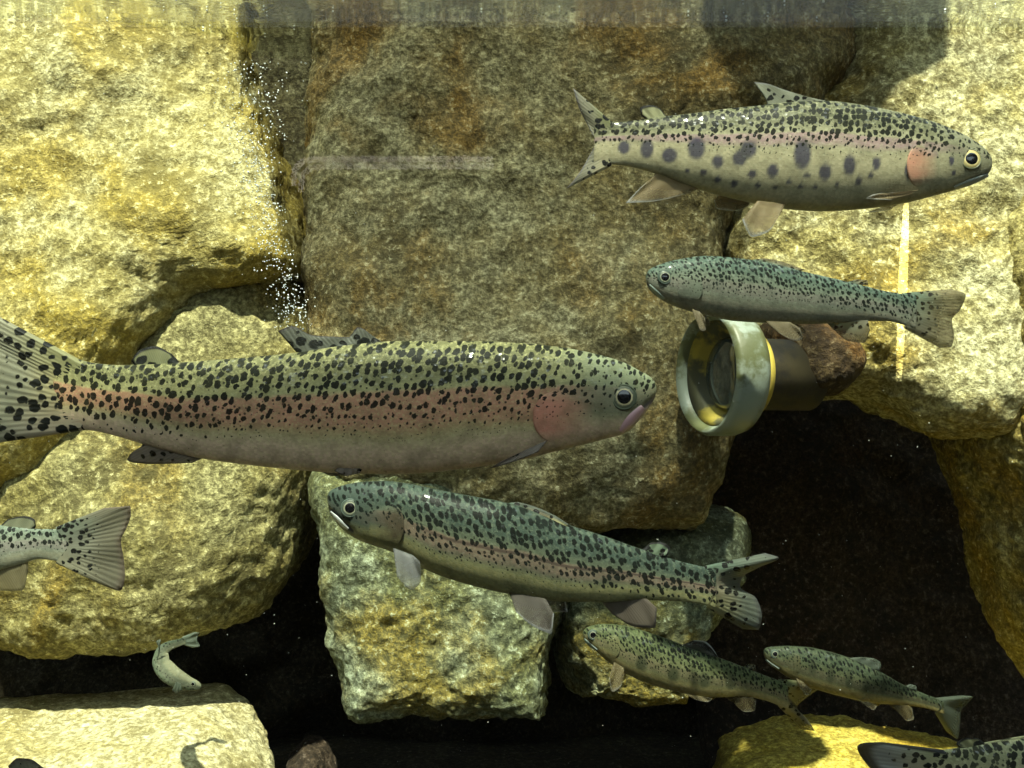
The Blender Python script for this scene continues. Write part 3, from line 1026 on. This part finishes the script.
b.fin('dorsal_fin', [(832, 102), (800, 104), (766, 108)], [(815, 99), (785, 90), (764, 83), (754, 82), (768, 102)], f2d, 26, 9)
b.fin('adipose_fin', [(667, 118), (649, 121)], [(661, 109), (651, 105), (640, 108), (641, 116)], f2a, 16, 8)
b.fin('anal_fin', [(702, 187), (656, 172)], [(690, 193), (648, 202), (626, 203), (640, 188), (652, 178)], f2p, 24, 10)
b.fin('pelvic_fin', [(786, 204), (757, 201)], [(778, 218), (768, 232), (752, 237), (742, 220)], f2p, 18, 8, db=-0.012, dt=-0.02)
b.fin('pelvic_fin', [(752, 199), (722, 194)], [(748, 206), (735, 211), (716, 208), (714, 200)], f2p, 18, 8, db=0.012, dt=0.02)
b.fin('pectoral_fin', [(918, 190), (910, 195)], [(900, 192), (875, 194), (866, 198), (890, 200)], f2p, 14, 8, db=-0.020, dt=-0.026)
b.fin('pectoral_fin', [(914, 196), (906, 199)], [(890, 206), (870, 211), (866, 213), (890, 210)], f2p, 14, 8, db=0.020, dt=0.026)
b.eye(971, 159, 9.5, 6.0, iris2, simple('eye_ring_olive', (0.14, 0.15, 0.09), 0.4))
b.gill(926, 166, 17, 21, None, -1, 1.4, 'rose flushed gill cover')
b.jaw([(988, 175), (976, 180), (962, 185), (954, 188)], 3.0, jaw_grey)

# ---- fish 3: mid right, facing left
sk3 = skin_mat('skin_teal', (0.058, 0.09, 0.072), (0.14, 0.16, 0.12), (0.155, 0.148, 0.125), (0.21, 0.20, 0.15), 5.6, 0.37, vlow=-0.5, vhigh=0.15, stripe_c=-0.05, stripe_w=0.22, seed=40, cheek=(0.13, 0.15, 0.115), headu=50, L=275)
f3 = fin_mat('fin_brown', (0.17, 0.145, 0.085), None, True, 7, 0.30, 0.82, spotend=0.8, base=((0.11, 0.16, 0.12), (0.18, 0.20, 0.15), (0.24, 0.23, 0.17)))
f3p = fin_mat('fin_brown_plain', (0.15, 0.125, 0.075), (0.24, 0.22, 0.18), False, alpha=0.78)
irisd = iris_mat('iris_dark', (0.26, 0.27, 0.19), (0.07, 0.09, 0.07))
ringd = simple('eye_ring_teal', (0.06, 0.085, 0.07), 0.5, 0.2)
jaw_teal = simple('lip_teal', (0.20, 0.25, 0.22), 0.4)
c = Fish('teal backed trout facing left on the right, in front of the round fitting', 1.12,
         [(646, 276, 281), (648, 271, 287), (654, 267, 294), (664, 263, 301), (680, 259, 308), (705, 256, 315), (735, 258, 321), (768, 263, 323), (805, 272, 324), (840, 280, 323), (865, 286, 321), (885, 291, 321), (905, 294, 325), (916, 295, 328)],
         sk3, 1.0, bend=[(0, -0.01), (0.5, 0), (1, 0.03)], mouth=[(647, 284), (655, 292), (662, 298)], M=160, R=60)
c.fin('tail_fin', [(902, 293), (912, 311), (904, 328)], [(952, 289), (966, 295), (960, 310), (952, 320), (954, 336), (951, 347), (940, 348)], f3, 34, 14, th=0.003, dt=0.03)
c.fin('dorsal_fin', [(752, 260), (800, 271)], [(764, 258), (776, 260), (806, 270)], f3, 20, 6)
c.fin('adipose_fin', [(848, 282), (862, 285)], [(856, 279), (868, 281), (868, 285)], f3, 12, 6)
c.fin('pelvic_fin', [(764, 321), (790, 322)], [(780, 334), (796, 341), (803, 338), (800, 328)], f3p, 16, 8, db=-0.012, dt=-0.022)
c.fin('pelvic_fin', [(770, 320), (792, 321)], [(784, 328), (800, 334), (806, 332), (802, 326)], f3p, 16, 8, db=0.012, dt=0.022)
c.fin('anal_fin', [(826, 322), (868, 320)], [(834, 330), (848, 341), (864, 343), (870, 330)], f3, 20, 8)
c.fin('pectoral_fin', [(692, 309), (700, 312)], [(696, 320), (702, 331), (706, 330), (705, 318)], f3p, 14, 8, db=-0.022, dt=-0.035)
c.fin('pectoral_fin', [(694, 311), (702, 313)], [(700, 318), (708, 326), (710, 324), (708, 317)], f3p, 14, 8, db=0.022, dt=0.035)
c.eye(665, 277, 6.5, 4.0, irisd, ringd)
c.gill(688, 288, 13, 15, None, 1, 1.0)
c.jaw([(649, 285), (656, 292), (664, 299)], 2.2, jaw_teal)

# ---- fish 4: lower centre, facing left
sk4 = skin_mat('skin_bluegreen', (0.036, 0.054, 0.044), (0.09, 0.105, 0.07), (0.175, 0.125, 0.095), (0.24, 0.23, 0.11), 8.6, 0.41, vlow=-0.6, vhigh=-0.05, stripe_c=-0.08, stripe_w=0.20, edge=0.12, seed=60, cheek=(0.055, 0.045, 0.03), headu=62, head=(0.042, 0.058, 0.048), line=0.03, L=400)
f4t = fin_mat('fin_tail_dark', (0.11, 0.125, 0.10), (0.08, 0.085, 0.08), True, 9, 0.38, 0.92, base=((0.085, 0.12, 0.09), (0.18, 0.16, 0.115), (0.26, 0.25, 0.13)))
f4p = fin_mat('fin_grey_white_rim', (0.10, 0.09, 0.08), (0.34, 0.35, 0.36), False, alpha=0.82)
f4a = fin_mat('fin_dark_plain', (0.13, 0.11, 0.09), (0.07, 0.06, 0.06), False, alpha=0.92)
f4pc = fin_mat('fin_pectoral_grey', (0.15, 0.155, 0.155), None, False, alpha=0.72)
jaw_pale = simple('lip_pale', (0.34, 0.37, 0.36), 0.35)
d = Fish('blue green trout facing left below the large one, dark line along its side', 0.95,
         [(328, 494, 503), (330, 491, 511), (335, 488, 520), (344, 485, 530), (362, 482, 541), (385, 481, 549), (404, 483, 556), (430, 488, 571), (465, 495, 583), (512, 504, 594), (563, 523, 601), (601, 535, 602), (638, 548, 600), (676, 560, 601), (700, 566, 604), (716, 569, 608)],
         sk4, 1.0, bend=[(0, 0.02), (0.45, 0), (1, 0.04)], mouth=[(327, 508), (334, 514), (344, 524), (352, 531)], M=200, R=72)
d.fin('tail_fin', [(704, 566), (714, 588), (706, 607)], [(765, 553), (779, 558), (758, 568), (742, 578), (740, 586), (756, 598), (762, 616), (758, 630), (742, 629)], f4t, 40, 14, th=0.003, dt=0.04)
d.fin('dorsal_fin', [(508, 503), (540, 514), (568, 527)], [(518, 502), (530, 505), (552, 514), (570, 525)], f4t, 22, 6)
d.fin('adipose_fin', [(642, 550), (660, 557)], [(650, 543), (660, 542), (670, 548), (667, 557)], fin_mat('fin_adipose_teal', (0.14, 0.19, 0.13), None, True, 8, 0.4, 0.95, edge=(0.02, 0.02, 0.02)), 16, 8)
d.fin('pelvic_fin', [(509, 592), (546, 599)], [(516, 612), (534, 627), (551, 634), (554, 614)], f4p, 20, 9, db=-0.014, dt=-0.024)
d.fin('pelvic_fin', [(516, 594), (550, 600)], [(530, 604), (556, 612), (568, 612), (566, 602)], f4p, 20, 9, db=0.014, dt=0.024)
d.fin('anal_fin', [(600, 600), (646, 598)], [(612, 614), (636, 627), (655, 628), (657, 608)], f4a, 22, 9)
d.fin('pectoral_fin', [(393, 548), (414, 556)], [(397, 577), (411, 590), (421, 580), (420, 562)], f4pc, 18, 9, db=-0.022, dt=-0.040)
d.fin('pectoral_fin', [(398, 552), (416, 560)], [(404, 568), (416, 578), (424, 572), (422, 562)], f4pc, 18, 9, db=0.022, dt=0.035)
d.eye(350, 508, 8.5, 5.0, irisd, ringd)
d.gill(384, 526, 18, 22, None, 1, 1.5, 'dusky brown gill cover')
d.jaw([(330, 512), (338, 520), (348, 529)], 2.4, jaw_pale, 'upper_jaw', 'pale lip')

# ---- fish 5 and 6: two small trout low on the right
sk5 = skin_mat('skin_small_green', (0.06, 0.078, 0.036), (0.12, 0.125, 0.062), (0.13, 0.11, 0.065), (0.24, 0.20, 0.09), 5.2, 0.38, vlow=-0.5, vhigh=0.1, stripe_c=-0.1, stripe_w=0.18, seed=80, parr=(0.04, 0.045, 0.025), cheek=(0.11, 0.11, 0.055), headu=40)  # darkened skin: a dark back, plus shade put into the colour
f5 = fin_mat('fin_small_olive', (0.13, 0.12, 0.07), None, True, 7, 0.28, 0.85, base=((0.09, 0.11, 0.05), (0.14, 0.13, 0.07), (0.22, 0.19, 0.09)))
f5d = fin_mat('fin_small_dark', (0.05, 0.05, 0.04), (0.28, 0.30, 0.30), False, alpha=0.9)
f5p = fin_mat('fin_small_pale_tip', (0.14, 0.115, 0.06), (0.36, 0.34, 0.27), False, alpha=0.75)
px5 = [(560 + x * .453, 600 + y * .453) for x, y in [(110, 95), (180, 140), (250, 165), (320, 180), (380, 185)]]
mk5 = [(x, y, 6, 8) for x, y in px5]
e = Fish('small green speckled trout facing left in front of the mottled block', 1.33,
         [(583, 632, 636), (585, 629, 640), (591, 626, 646), (604, 624, 658), (619, 625, 669), (640, 630, 680), (664, 638, 688), (696, 650, 695), (720, 658, 697), (741, 666, 696), (764, 675, 700), (780, 681, 706), (788, 685, 709)],
         sk5, 1.0, bend=[(0, 0), (0.6, 0.0), (1, 0.05)], marks=mk5, mouth=[(583, 638), (590, 645), (596, 650)], M=130, R=48)
e.fin('tail_fin', [(778, 679), (784, 694), (778, 706)], [(808, 681), (821, 686), (806, 698), (797, 707), (808, 720), (815, 731), (800, 729)], f5, 28, 12, dt=0.06)
e.fin('dorsal_fin', [(682, 645), (716, 657)], [(694, 640), (704, 641), (714, 650), (718, 657)], f5d, 18, 7)
e.fin('adipose_fin', [(744, 667), (752, 670)], [(747, 664), (755, 665), (756, 670)], f5, 10, 5)
e.fin('pelvic_fin', [(686, 694), (700, 696)], [(694, 699), (708, 702), (712, 699), (706, 697)], f5p, 12, 6, db=-0.01, dt=-0.02)
e.fin('pelvic_fin', [(690, 693), (704, 695)], [(700, 697), (714, 699), (716, 697), (708, 695)], f5p, 12, 6, db=0.01, dt=0.02)
e.fin('anal_fin', [(724, 696), (752, 697)], [(734, 704), (746, 712), (755, 710), (756, 700)], f5p, 16, 7)
e.fin('pectoral_fin', [(614, 662), (624, 668)], [(609, 678), (612, 692), (620, 688), (624, 674)], f5p, 14, 8, db=-0.02, dt=-0.035)
e.fin('pectoral_fin', [(616, 666), (626, 671)], [(614, 676), (618, 684), (625, 680), (627, 673)], f5p, 14, 8, db=0.02, dt=0.03)
e.eye(593, 635, 4.6, 2.8, irisd, ringd)
e.gill(610, 646, 9, 12, None, 1, 0.8)
e.jaw([(584, 639), (590, 645), (597, 650)], 1.6, jaw_teal)

sk6 = skin_mat('skin_small_dark', (0.035, 0.048, 0.03), (0.06, 0.068, 0.034), (0.06, 0.055, 0.034), (0.20, 0.165, 0.07), 5.5, 0.33, vlow=-0.3, vhigh=0.2, stripe_c=-0.1, stripe_w=0.2, seed=100, parr=(0.03, 0.034, 0.02), cheek=(0.055, 0.055, 0.03), headu=36)  # shade on this fish is put into its skin colours, besides a dark back
f6 = fin_mat('fin_small_grey', (0.09, 0.11, 0.085), None, False, alpha=0.85)
mk6 = [(560 + x * .453, 600 + y * .453, 4, 7) for x, y in [(560, 150), (600, 168), (640, 180), (680, 190), (720, 198)]]
g = Fish('small dark trout facing left, beside the green speckled one, above the deep yellow rock', 1.42,
         [(764, 650, 655), (766, 648, 660), (772, 647, 666), (786, 646, 676), (805, 647, 685), (841, 655, 696), (877, 670, 703), (904, 685, 705), (925, 694, 708), (938, 699, 712), (944, 702, 714)],
         sk6, 1.0, bend=[(0, 0), (0.6, 0.0), (1, 0.05)], marks=mk6, mouth=[(765, 659), (773, 666), (780, 670)], M=120, R=44)
g.fin('tail_fin', [(934, 698), (940, 706), (935, 713)], [(962, 695), (973, 697), (966, 705), (961, 712), (960, 726), (957, 739), (946, 731)], f6, 26, 12, dt=0.05)
g.fin('dorsal_fin', [(848, 658), (876, 670)], [(860, 657), (872, 658), (881, 664), (880, 671)], f6, 16, 6)
g.fin('adipose_fin', [(906, 686), (913, 689)], [(910, 684), (916, 686), (917, 690)], f6, 10, 5)
g.fin('pelvic_fin', [(858, 700), (870, 702)], [(866, 706), (874, 710), (877, 706)], f5p, 12, 6, db=-0.01, dt=-0.02)
g.fin('pelvic_fin', [(862, 699), (874, 701)], [(870, 704), (879, 706), (881, 703)], f5p, 12, 6, db=0.01, dt=0.02)
g.fin('anal_fin', [(888, 704), (908, 705)], [(898, 712), (908, 721), (914, 719), (912, 708)], f5p, 14, 7)
g.fin('pectoral_fin', [(796, 678), (803, 682)], [(800, 688), (808, 696), (812, 690)], f5p, 12, 7, db=-0.018, dt=-0.03)
g.fin('pectoral_fin', [(798, 680), (805, 684)], [(804, 688), (812, 692), (814, 688)], f5p, 12, 7, db=0.018, dt=0.03)
g.eye(775, 654, 3.8, 2.3, irisd, ringd)
g.gill(792, 663, 8, 11, None, 1, 0.7)
g.jaw([(766, 660), (772, 665), (779, 669)], 1.4, jaw_teal)

# ---- fish 7: bottom right, only its back and tail in view
sk7 = skin_mat('skin_pale_spotted', (0.23, 0.24, 0.13), (0.32, 0.29, 0.18), (0.38, 0.27, 0.22), (0.44, 0.41, 0.30), 8.4, 0.42, vlow=-0.5, vhigh=0.15, seed=120)
f7 = fin_mat('fin_tail_bluegrey', (0.24, 0.25, 0.25), None, True, 9.5, 0.34, 0.95, spotend=0.7, base=((0.34, 0.35, 0.20), (0.38, 0.32, 0.22), (0.44, 0.41, 0.30)), edge=(0.03, 0.03, 0.03))
h = Fish('pale spotted trout cut off by the bottom right corner, only back and tail showing', 0.88,
         [(1342, 772, 784), (1338, 764, 795), (1320, 752, 808), (1290, 742, 824), (1230, 733, 838), (1150, 728, 846), (1080, 731, 837), (1024, 737, 824), (985, 743, 811), (957, 748, 802), (940, 750, 798), (926, 751, 797)],
         sk7, 1.0, mouth=[(1340, 784), (1325, 800), (1312, 806)], M=130, R=60)
h.fin('tail_fin', [(946, 750), (936, 775), (946, 798)], [(882, 742), (862, 743), (857, 747), (870, 768), (882, 778), (872, 800), (858, 826)], f7, 34, 14, th=0.003)
h.fin('dorsal_fin', [(1190, 730), (1120, 730)], [(1170, 712), (1130, 700), (1108, 712)], f2d, 22, 8)
h.fin('adipose_fin', [(986, 744), (966, 748)], [(978, 738), (966, 738), (956, 744), (960, 748)], f1a, 16, 8)
h.fin('anal_fin', [(1030, 824), (990, 810)], [(1010, 842), (980, 846), (985, 820)], f2p, 18, 8)
for s_ in (-1, 1):
    h.fin('pelvic_fin', [(1130, 844), (1105, 842)], [(1110, 862), (1090, 868), (1092, 848)], f2p, 16, 8, db=s_ * 0.012, dt=s_ * 0.02)
    h.fin('pectoral_fin', [(1270, 828), (1258, 834)], [(1240, 848), (1215, 856), (1230, 846)], f2p, 16, 8, db=s_ * 0.022, dt=s_ * 0.035)
h.eye(1318, 774, 9, 5.5, iris2, ring1)
h.gill(1270, 786, 18, 24, None, -1, 1.4)
h.jaw([(1338, 785), (1326, 797), (1314, 804)], 2.8, jaw_grey)

# ---- fish 8: left edge, only its tail in view
sk8 = skin_mat('skin_silver_spotted', (0.13, 0.165, 0.125), (0.22, 0.24, 0.18), (0.22, 0.20, 0.175), (0.30, 0.29, 0.20), 7.0, 0.40, vlow=-0.45, vhigh=0.2, seed=140)
f8 = fin_mat('fin_tail_brown', (0.17, 0.16, 0.115), (0.13, 0.105, 0.08), True, 7, 0.40, 0.93, spotend=0.6, base=((0.15, 0.18, 0.135), (0.21, 0.215, 0.165), (0.27, 0.26, 0.18)))
f8a = fin_mat('fin_adipose_thin_rim', (0.22, 0.23, 0.15), None, False, alpha=0.9, edge=(0.02, 0.02, 0.02))
k8 = Fish('trout cut off by the left edge, only its spread tail and tail root showing', 1.05,
          [(-332, 541, 550), (-328, 532, 560), (-310, 522, 572), (-260, 505, 592), (-190, 495, 603), (-110, 500, 600), (-40, 516, 582), (0, 525, 570), (22, 527, 564), (40, 529, 559), (56, 529, 561), (70, 528, 564)],
          sk8, 1.0, mouth=[(-332, 552), (-315, 566), (-305, 570)], M=130, R=56)
k8.fin('tail_fin', [(56, 527), (68, 545), (56, 563)], [(104, 508), (130, 506), (131, 514), (127, 527), (121, 541), (124, 560), (125, 576), (120, 591), (104, 586)], f8, 40, 14, th=0.003)
k8.fin('adipose_fin', [(0, 526), (34, 529)], [(8, 519), (24, 516), (35, 520), (36, 527)], f8a, 16, 8)
k8.fin('dorsal_fin', [(-190, 497), (-120, 500)], [(-160, 476), (-130, 470), (-112, 480)], f2d, 22, 8)
k8.fin('anal_fin', [(-20, 574), (28, 562)], [(-10, 590), (10, 591), (23, 590), (28, 572)], fin_mat('fin_anal_tan', (0.22, 0.19, 0.11), None, False, alpha=0.85), 20, 9)
for s_ in (-1, 1):
    k8.fin('pelvic_fin', [(-130, 601), (-100, 598)], [(-115, 618), (-92, 626), (-90, 606)], f2p, 16, 8, db=s_ * 0.012, dt=s_ * 0.02)
    k8.fin('pectoral_fin', [(-268, 590), (-256, 594)], [(-240, 608), (-215, 616), (-232, 602)], f2p, 16, 8, db=s_ * 0.022, dt=s_ * 0.035)
k8.eye(-310, 540, 8, 5, irisd, ringd)
k8.gill(-275, 550, 16, 22, None, 1, 1.3)
k8.jaw([(-330, 554), (-318, 564), (-307, 569)], 2.4, jaw_grey)

# ---- fish 9: tiny curled fish over the bottom left ledge
sk9 = skin_mat('skin_tiny_grey', (0.06, 0.078, 0.052), (0.095, 0.11, 0.072), (0.095, 0.10, 0.07), (0.16, 0.16, 0.10), 5.0, 0.22, vlow=-0.2, vhigh=0.4, seed=160)
t9 = Fish('tiny grey trout curled in a C above the bottom left ledge', 1.18, None, sk9, 1.0, M=90, R=36,
          tube=[(201, 687, 0.0, 1.5), (198, 686, 0.0, 4.0), (190, 684, 0.0, 6.5), (178, 679, 0.0, 9.0), (167, 671, 0.01, 10.0), (161, 661, 0.03, 8.5), (162, 652, 0.05, 6.5), (169, 646, 0.06, 4.8), (178, 643, 0.07, 3.8), (186, 640, 0.08, 3.2)])
f9 = fin_mat('fin_tiny', (0.14, 0.17, 0.13), None, False, alpha=0.85)
t9.fin('tail_fin', [(182, 637), (186, 640), (184, 645)], [(194, 632), (200, 633), (197, 639), (200, 646), (193, 648)], f9, 18, 8, dep=0.08)
t9.fin('dorsal_fin', [(160, 652), (157, 660)], [(156, 641), (161, 639), (159, 646)], f9, 12, 6, dep=0.03)
t9.fin('pectoral_fin', [(176, 682), (181, 684)], [(172, 690), (176, 693), (182, 690)], f9, 12, 6, dep=-0.012)
t9.eye(193, 684, 2.6, 1.6, irisd)

# ---- fish 10: bottom left, only the tip of its dorsal fin in view
m = Fish('trout almost wholly below the bottom left corner, dark fin tip just showing', 0.85,
         [(300, 850, 862), (296, 842, 872), (280, 830, 886), (250, 818, 900), (190, 804, 914), (110, 794, 920), (20, 796, 914), (-60, 808, 898), (-120, 820, 884), (-160, 824, 878), (-176, 824, 878)],
         sk8, 1.0, mouth=[(298, 864), (284, 880), (274, 884)], M=120, R=56)
m.fin('dorsal_fin', [(110, 795), (60, 795), (24, 798)], [(90, 788), (44, 768), (30, 759), (18, 758), (8, 766)], f1d, 26, 10)
m.fin('tail_fin', [(-164, 824), (-172, 850), (-164, 878)], [(-232, 800), (-214, 850), (-236, 905)], f8, 30, 12)
m.fin('anal_fin', [(-50, 900), (-95, 890)], [(-70, 918), (-100, 920), (-98, 895)], f2p, 18, 8)
m.fin('adipose_fin', [(-90, 814), (-112, 819)], [(-100, 806), (-118, 808), (-118, 818)], f1a, 14, 7)
for s_ in (-1, 1):
    m.fin('pelvic_fin', [(60, 916), (30, 914)], [(40, 936), (14, 940), (18, 918)], f2p, 16, 8, db=s_ * 0.012, dt=s_ * 0.02)
    m.fin('pectoral_fin', [(226, 902), (214, 908)], [(196, 922), (170, 930), (186, 918)], f2p, 16, 8, db=s_ * 0.022, dt=s_ * 0.035)
m.eye(278, 850, 8.5, 5.2, iris1, ring1)
m.gill(236, 862, 18, 26, None, -1, 1.4)
m.jaw([(297, 865), (286, 876), (276, 882)], 2.6, jaw_grey)


# ------------------------------------------------------------------ round underwater fitting
def ring_lathe(name, prof, c, n, mat, parent, seg=64, loc=None, close=False):
    n = np.asarray(n, float)
    n /= np.linalg.norm(n)
    ax = np.cross(n, [0, 0, 1.0])
    ax /= np.linalg.norm(ax)
    up = np.cross(ax, n)
    V, Fc = [], []
    for (r, hz) in prof:
        for s_ in range(seg):
            a = 2 * math.pi * s_ / seg
            V.append(np.asarray(c) + (ax * math.cos(a) + up * math.sin(a)) * r + n * hz)
    m_ = len(prof)
    for i in range(m_ if close else m_ - 1):
        i2 = (i + 1) % m_
        for s_ in range(seg):
            Fc.append((i * seg + s_, i * seg + (s_ + 1) % seg, i2 * seg + (s_ + 1) % seg, i2 * seg + s_))
    if not close:
        Fc.append(tuple(range((m_ - 1) * seg, m_ * seg)))
    return obj(name, V, Fc, mat, parent, loc=loc)


def worn(name, base, algae, scale=18.0, amount=0.5, rough=0.45):
    N = NT(name)
    tc = N.n('ShaderNodeTexCoord').outputs['Object']
    f, _ = N.noise(tc, scale, 5, 0.6)
    g_, _ = N.noise(tc, scale * 7, 3, 0.6)
    c = N.mix(N.step(N.math('ADD', f, N.math('MULTIPLY', g_, 0.25)), 0.85 - amount * 0.5, 1.0 - amount * 0.5), base, algae)
    return N.done(N.principled(c, rough, 0.45, N.bump(g_, 0.3, 0.002)))


YF = 1.27
fc = P(711, 373, YF)
fn = np.array([-0.945, -0.32, 0.02])
rf_ = 63.0 / F * YF
froot = bpy.data.objects.new('underwater_light', None)
COL.objects.link(froot)
froot.location = tuple(fc)
tag(froot, 'round pale rimmed underwater fitting with dark glass set into the rock beside the hollow', 'lamp')
R_ = rf_
ring_lathe('housing', [(R_ * .86, 0.0), (R_ * .93, 0.010), (R_, 0.002), (R_, -R_ * .34), (R_ * .96, -R_ * .46), (R_ * .80, -R_ * .48), (R_ * .80, -R_ * .30), (R_ * .84, -R_ * .06)], fc, fn, worn('housing_pale', (0.24, 0.28, 0.23), (0.10, 0.11, 0.05), 14, 0.6), froot, loc=fc, close=True)
ring_lathe('inner_ring', [(R_ * .84, -R_ * .04), (R_ * .74, -R_ * .20), (R_ * .60, -R_ * .34), (R_ * .56, -R_ * .40), (R_ * .84, -R_ * .42)], fc, fn, worn('algae_ring', (0.06, 0.06, 0.03), (0.34, 0.27, 0.04), 12, 0.5, 0.7), froot, loc=fc, close=True)
ring_lathe('lens', [(R_ * .60, -R_ * .36), (R_ * .56, -R_ * .24), (R_ * .50, -R_ * .20), (R_ * .25, -R_ * .15), (R_ * .02, -R_ * .14)], fc, fn, simple('lens_dark_glass', (0.02, 0.035, 0.045), 0.12, 0.7, 0, 0.6), froot, loc=fc)
ring_lathe('collar', [(R_ * .60, -R_ * .46), (R_ * .66, -R_ * .60), (R_ * .70, -R_ * .62), (R_ * .70, -R_ * .72), (R_ * .58, -R_ * .75)], fc, fn, worn('collar_algae', (0.30, 0.22, 0.05), (0.50, 0.38, 0.06), 14, 0.6, 0.7), froot, loc=fc, close=True)
ring_lathe('pipe', [(R_ * .58, -R_ * .42), (R_ * .58, -R_ * 1.8), (R_ * .02, -R_ * 1.8)], fc, fn, worn('pipe_brown', (0.015, 0.012, 0.008), (0.04, 0.03, 0.01), 12, 0.5, 0.7), froot, loc=fc)

# ------------------------------------------------------------------ bubbles and drifting specks
ico = bmesh.new()
bmesh.ops.create_icosphere(ico, subdivisions=1, radius=1.0)
ico.verts.ensure_lookup_table()
IV = np.array([v.co for v in ico.verts])
IF = np.array([[v.index for v in f.verts] for f in ico.faces])
ico.free()


def specks(name, pts, mat, label, cat):
    V, Fc = [], []
    for (p, r) in pts:
        Fc.append(IF + len(V) * len(IV))
        V.append(IV * r + p)
    c = np.mean([p for p, r in pts], axis=0)
    o = obj(name, np.concatenate(V), np.concatenate(Fc), mat, loc=c)
    return tag(o, label, cat, kind='stuff')


rng = np.random.default_rng(11)
pts = []
for k in range(900):
    t = rng.random()
    y = 60 + 270 * t
    x = 262 + 34 * max(0, t - 0.35) / 0.65 + rng.normal(0, 9 if t > 0.3 else 18) - (12 * rng.random() if t < 0.7 else 0)
    if rng.random() < 0.2:
        x -= 18 * rng.random()
    pts.append((P(x, y, 1.18 + 0.05 * rng.normal()), (0.0006 + 0.0008 * rng.random() ** 2)))
N = NT('bubble_silver')
M_bub = N.done(N.principled((0.80, 0.84, 0.82), 0.15, 0.8, None, 0.2))
specks('air_bubbles', pts, M_bub, 'stream of tiny silver air bubbles rising in the cleft at upper left', 'bubbles')
pts = []
for k in range(420):
    Yk = 0.6 + 0.8 * rng.random()
    pts.append((P(1024 * rng.random(), 768 * (0.05 + 0.95 * rng.random()), Yk), 0.00045 * Yk * (0.6 + 0.8 * rng.random() ** 3)))
for k in range(160):
    Yk = 1.15 + 0.45 * rng.random()
    pts.append((np.array([1.6 * Yk * (rng.random() - 0.5) * 0.68, Yk, WATER_Z - 0.003]), 0.0010 + 0.0014 * rng.random() ** 2))
specks('drifting_specks', pts, simple('speck_pale', (0.6, 0.62, 0.55), 0.5), 'fine pale specks drifting in the water all over the tank', 'particles')
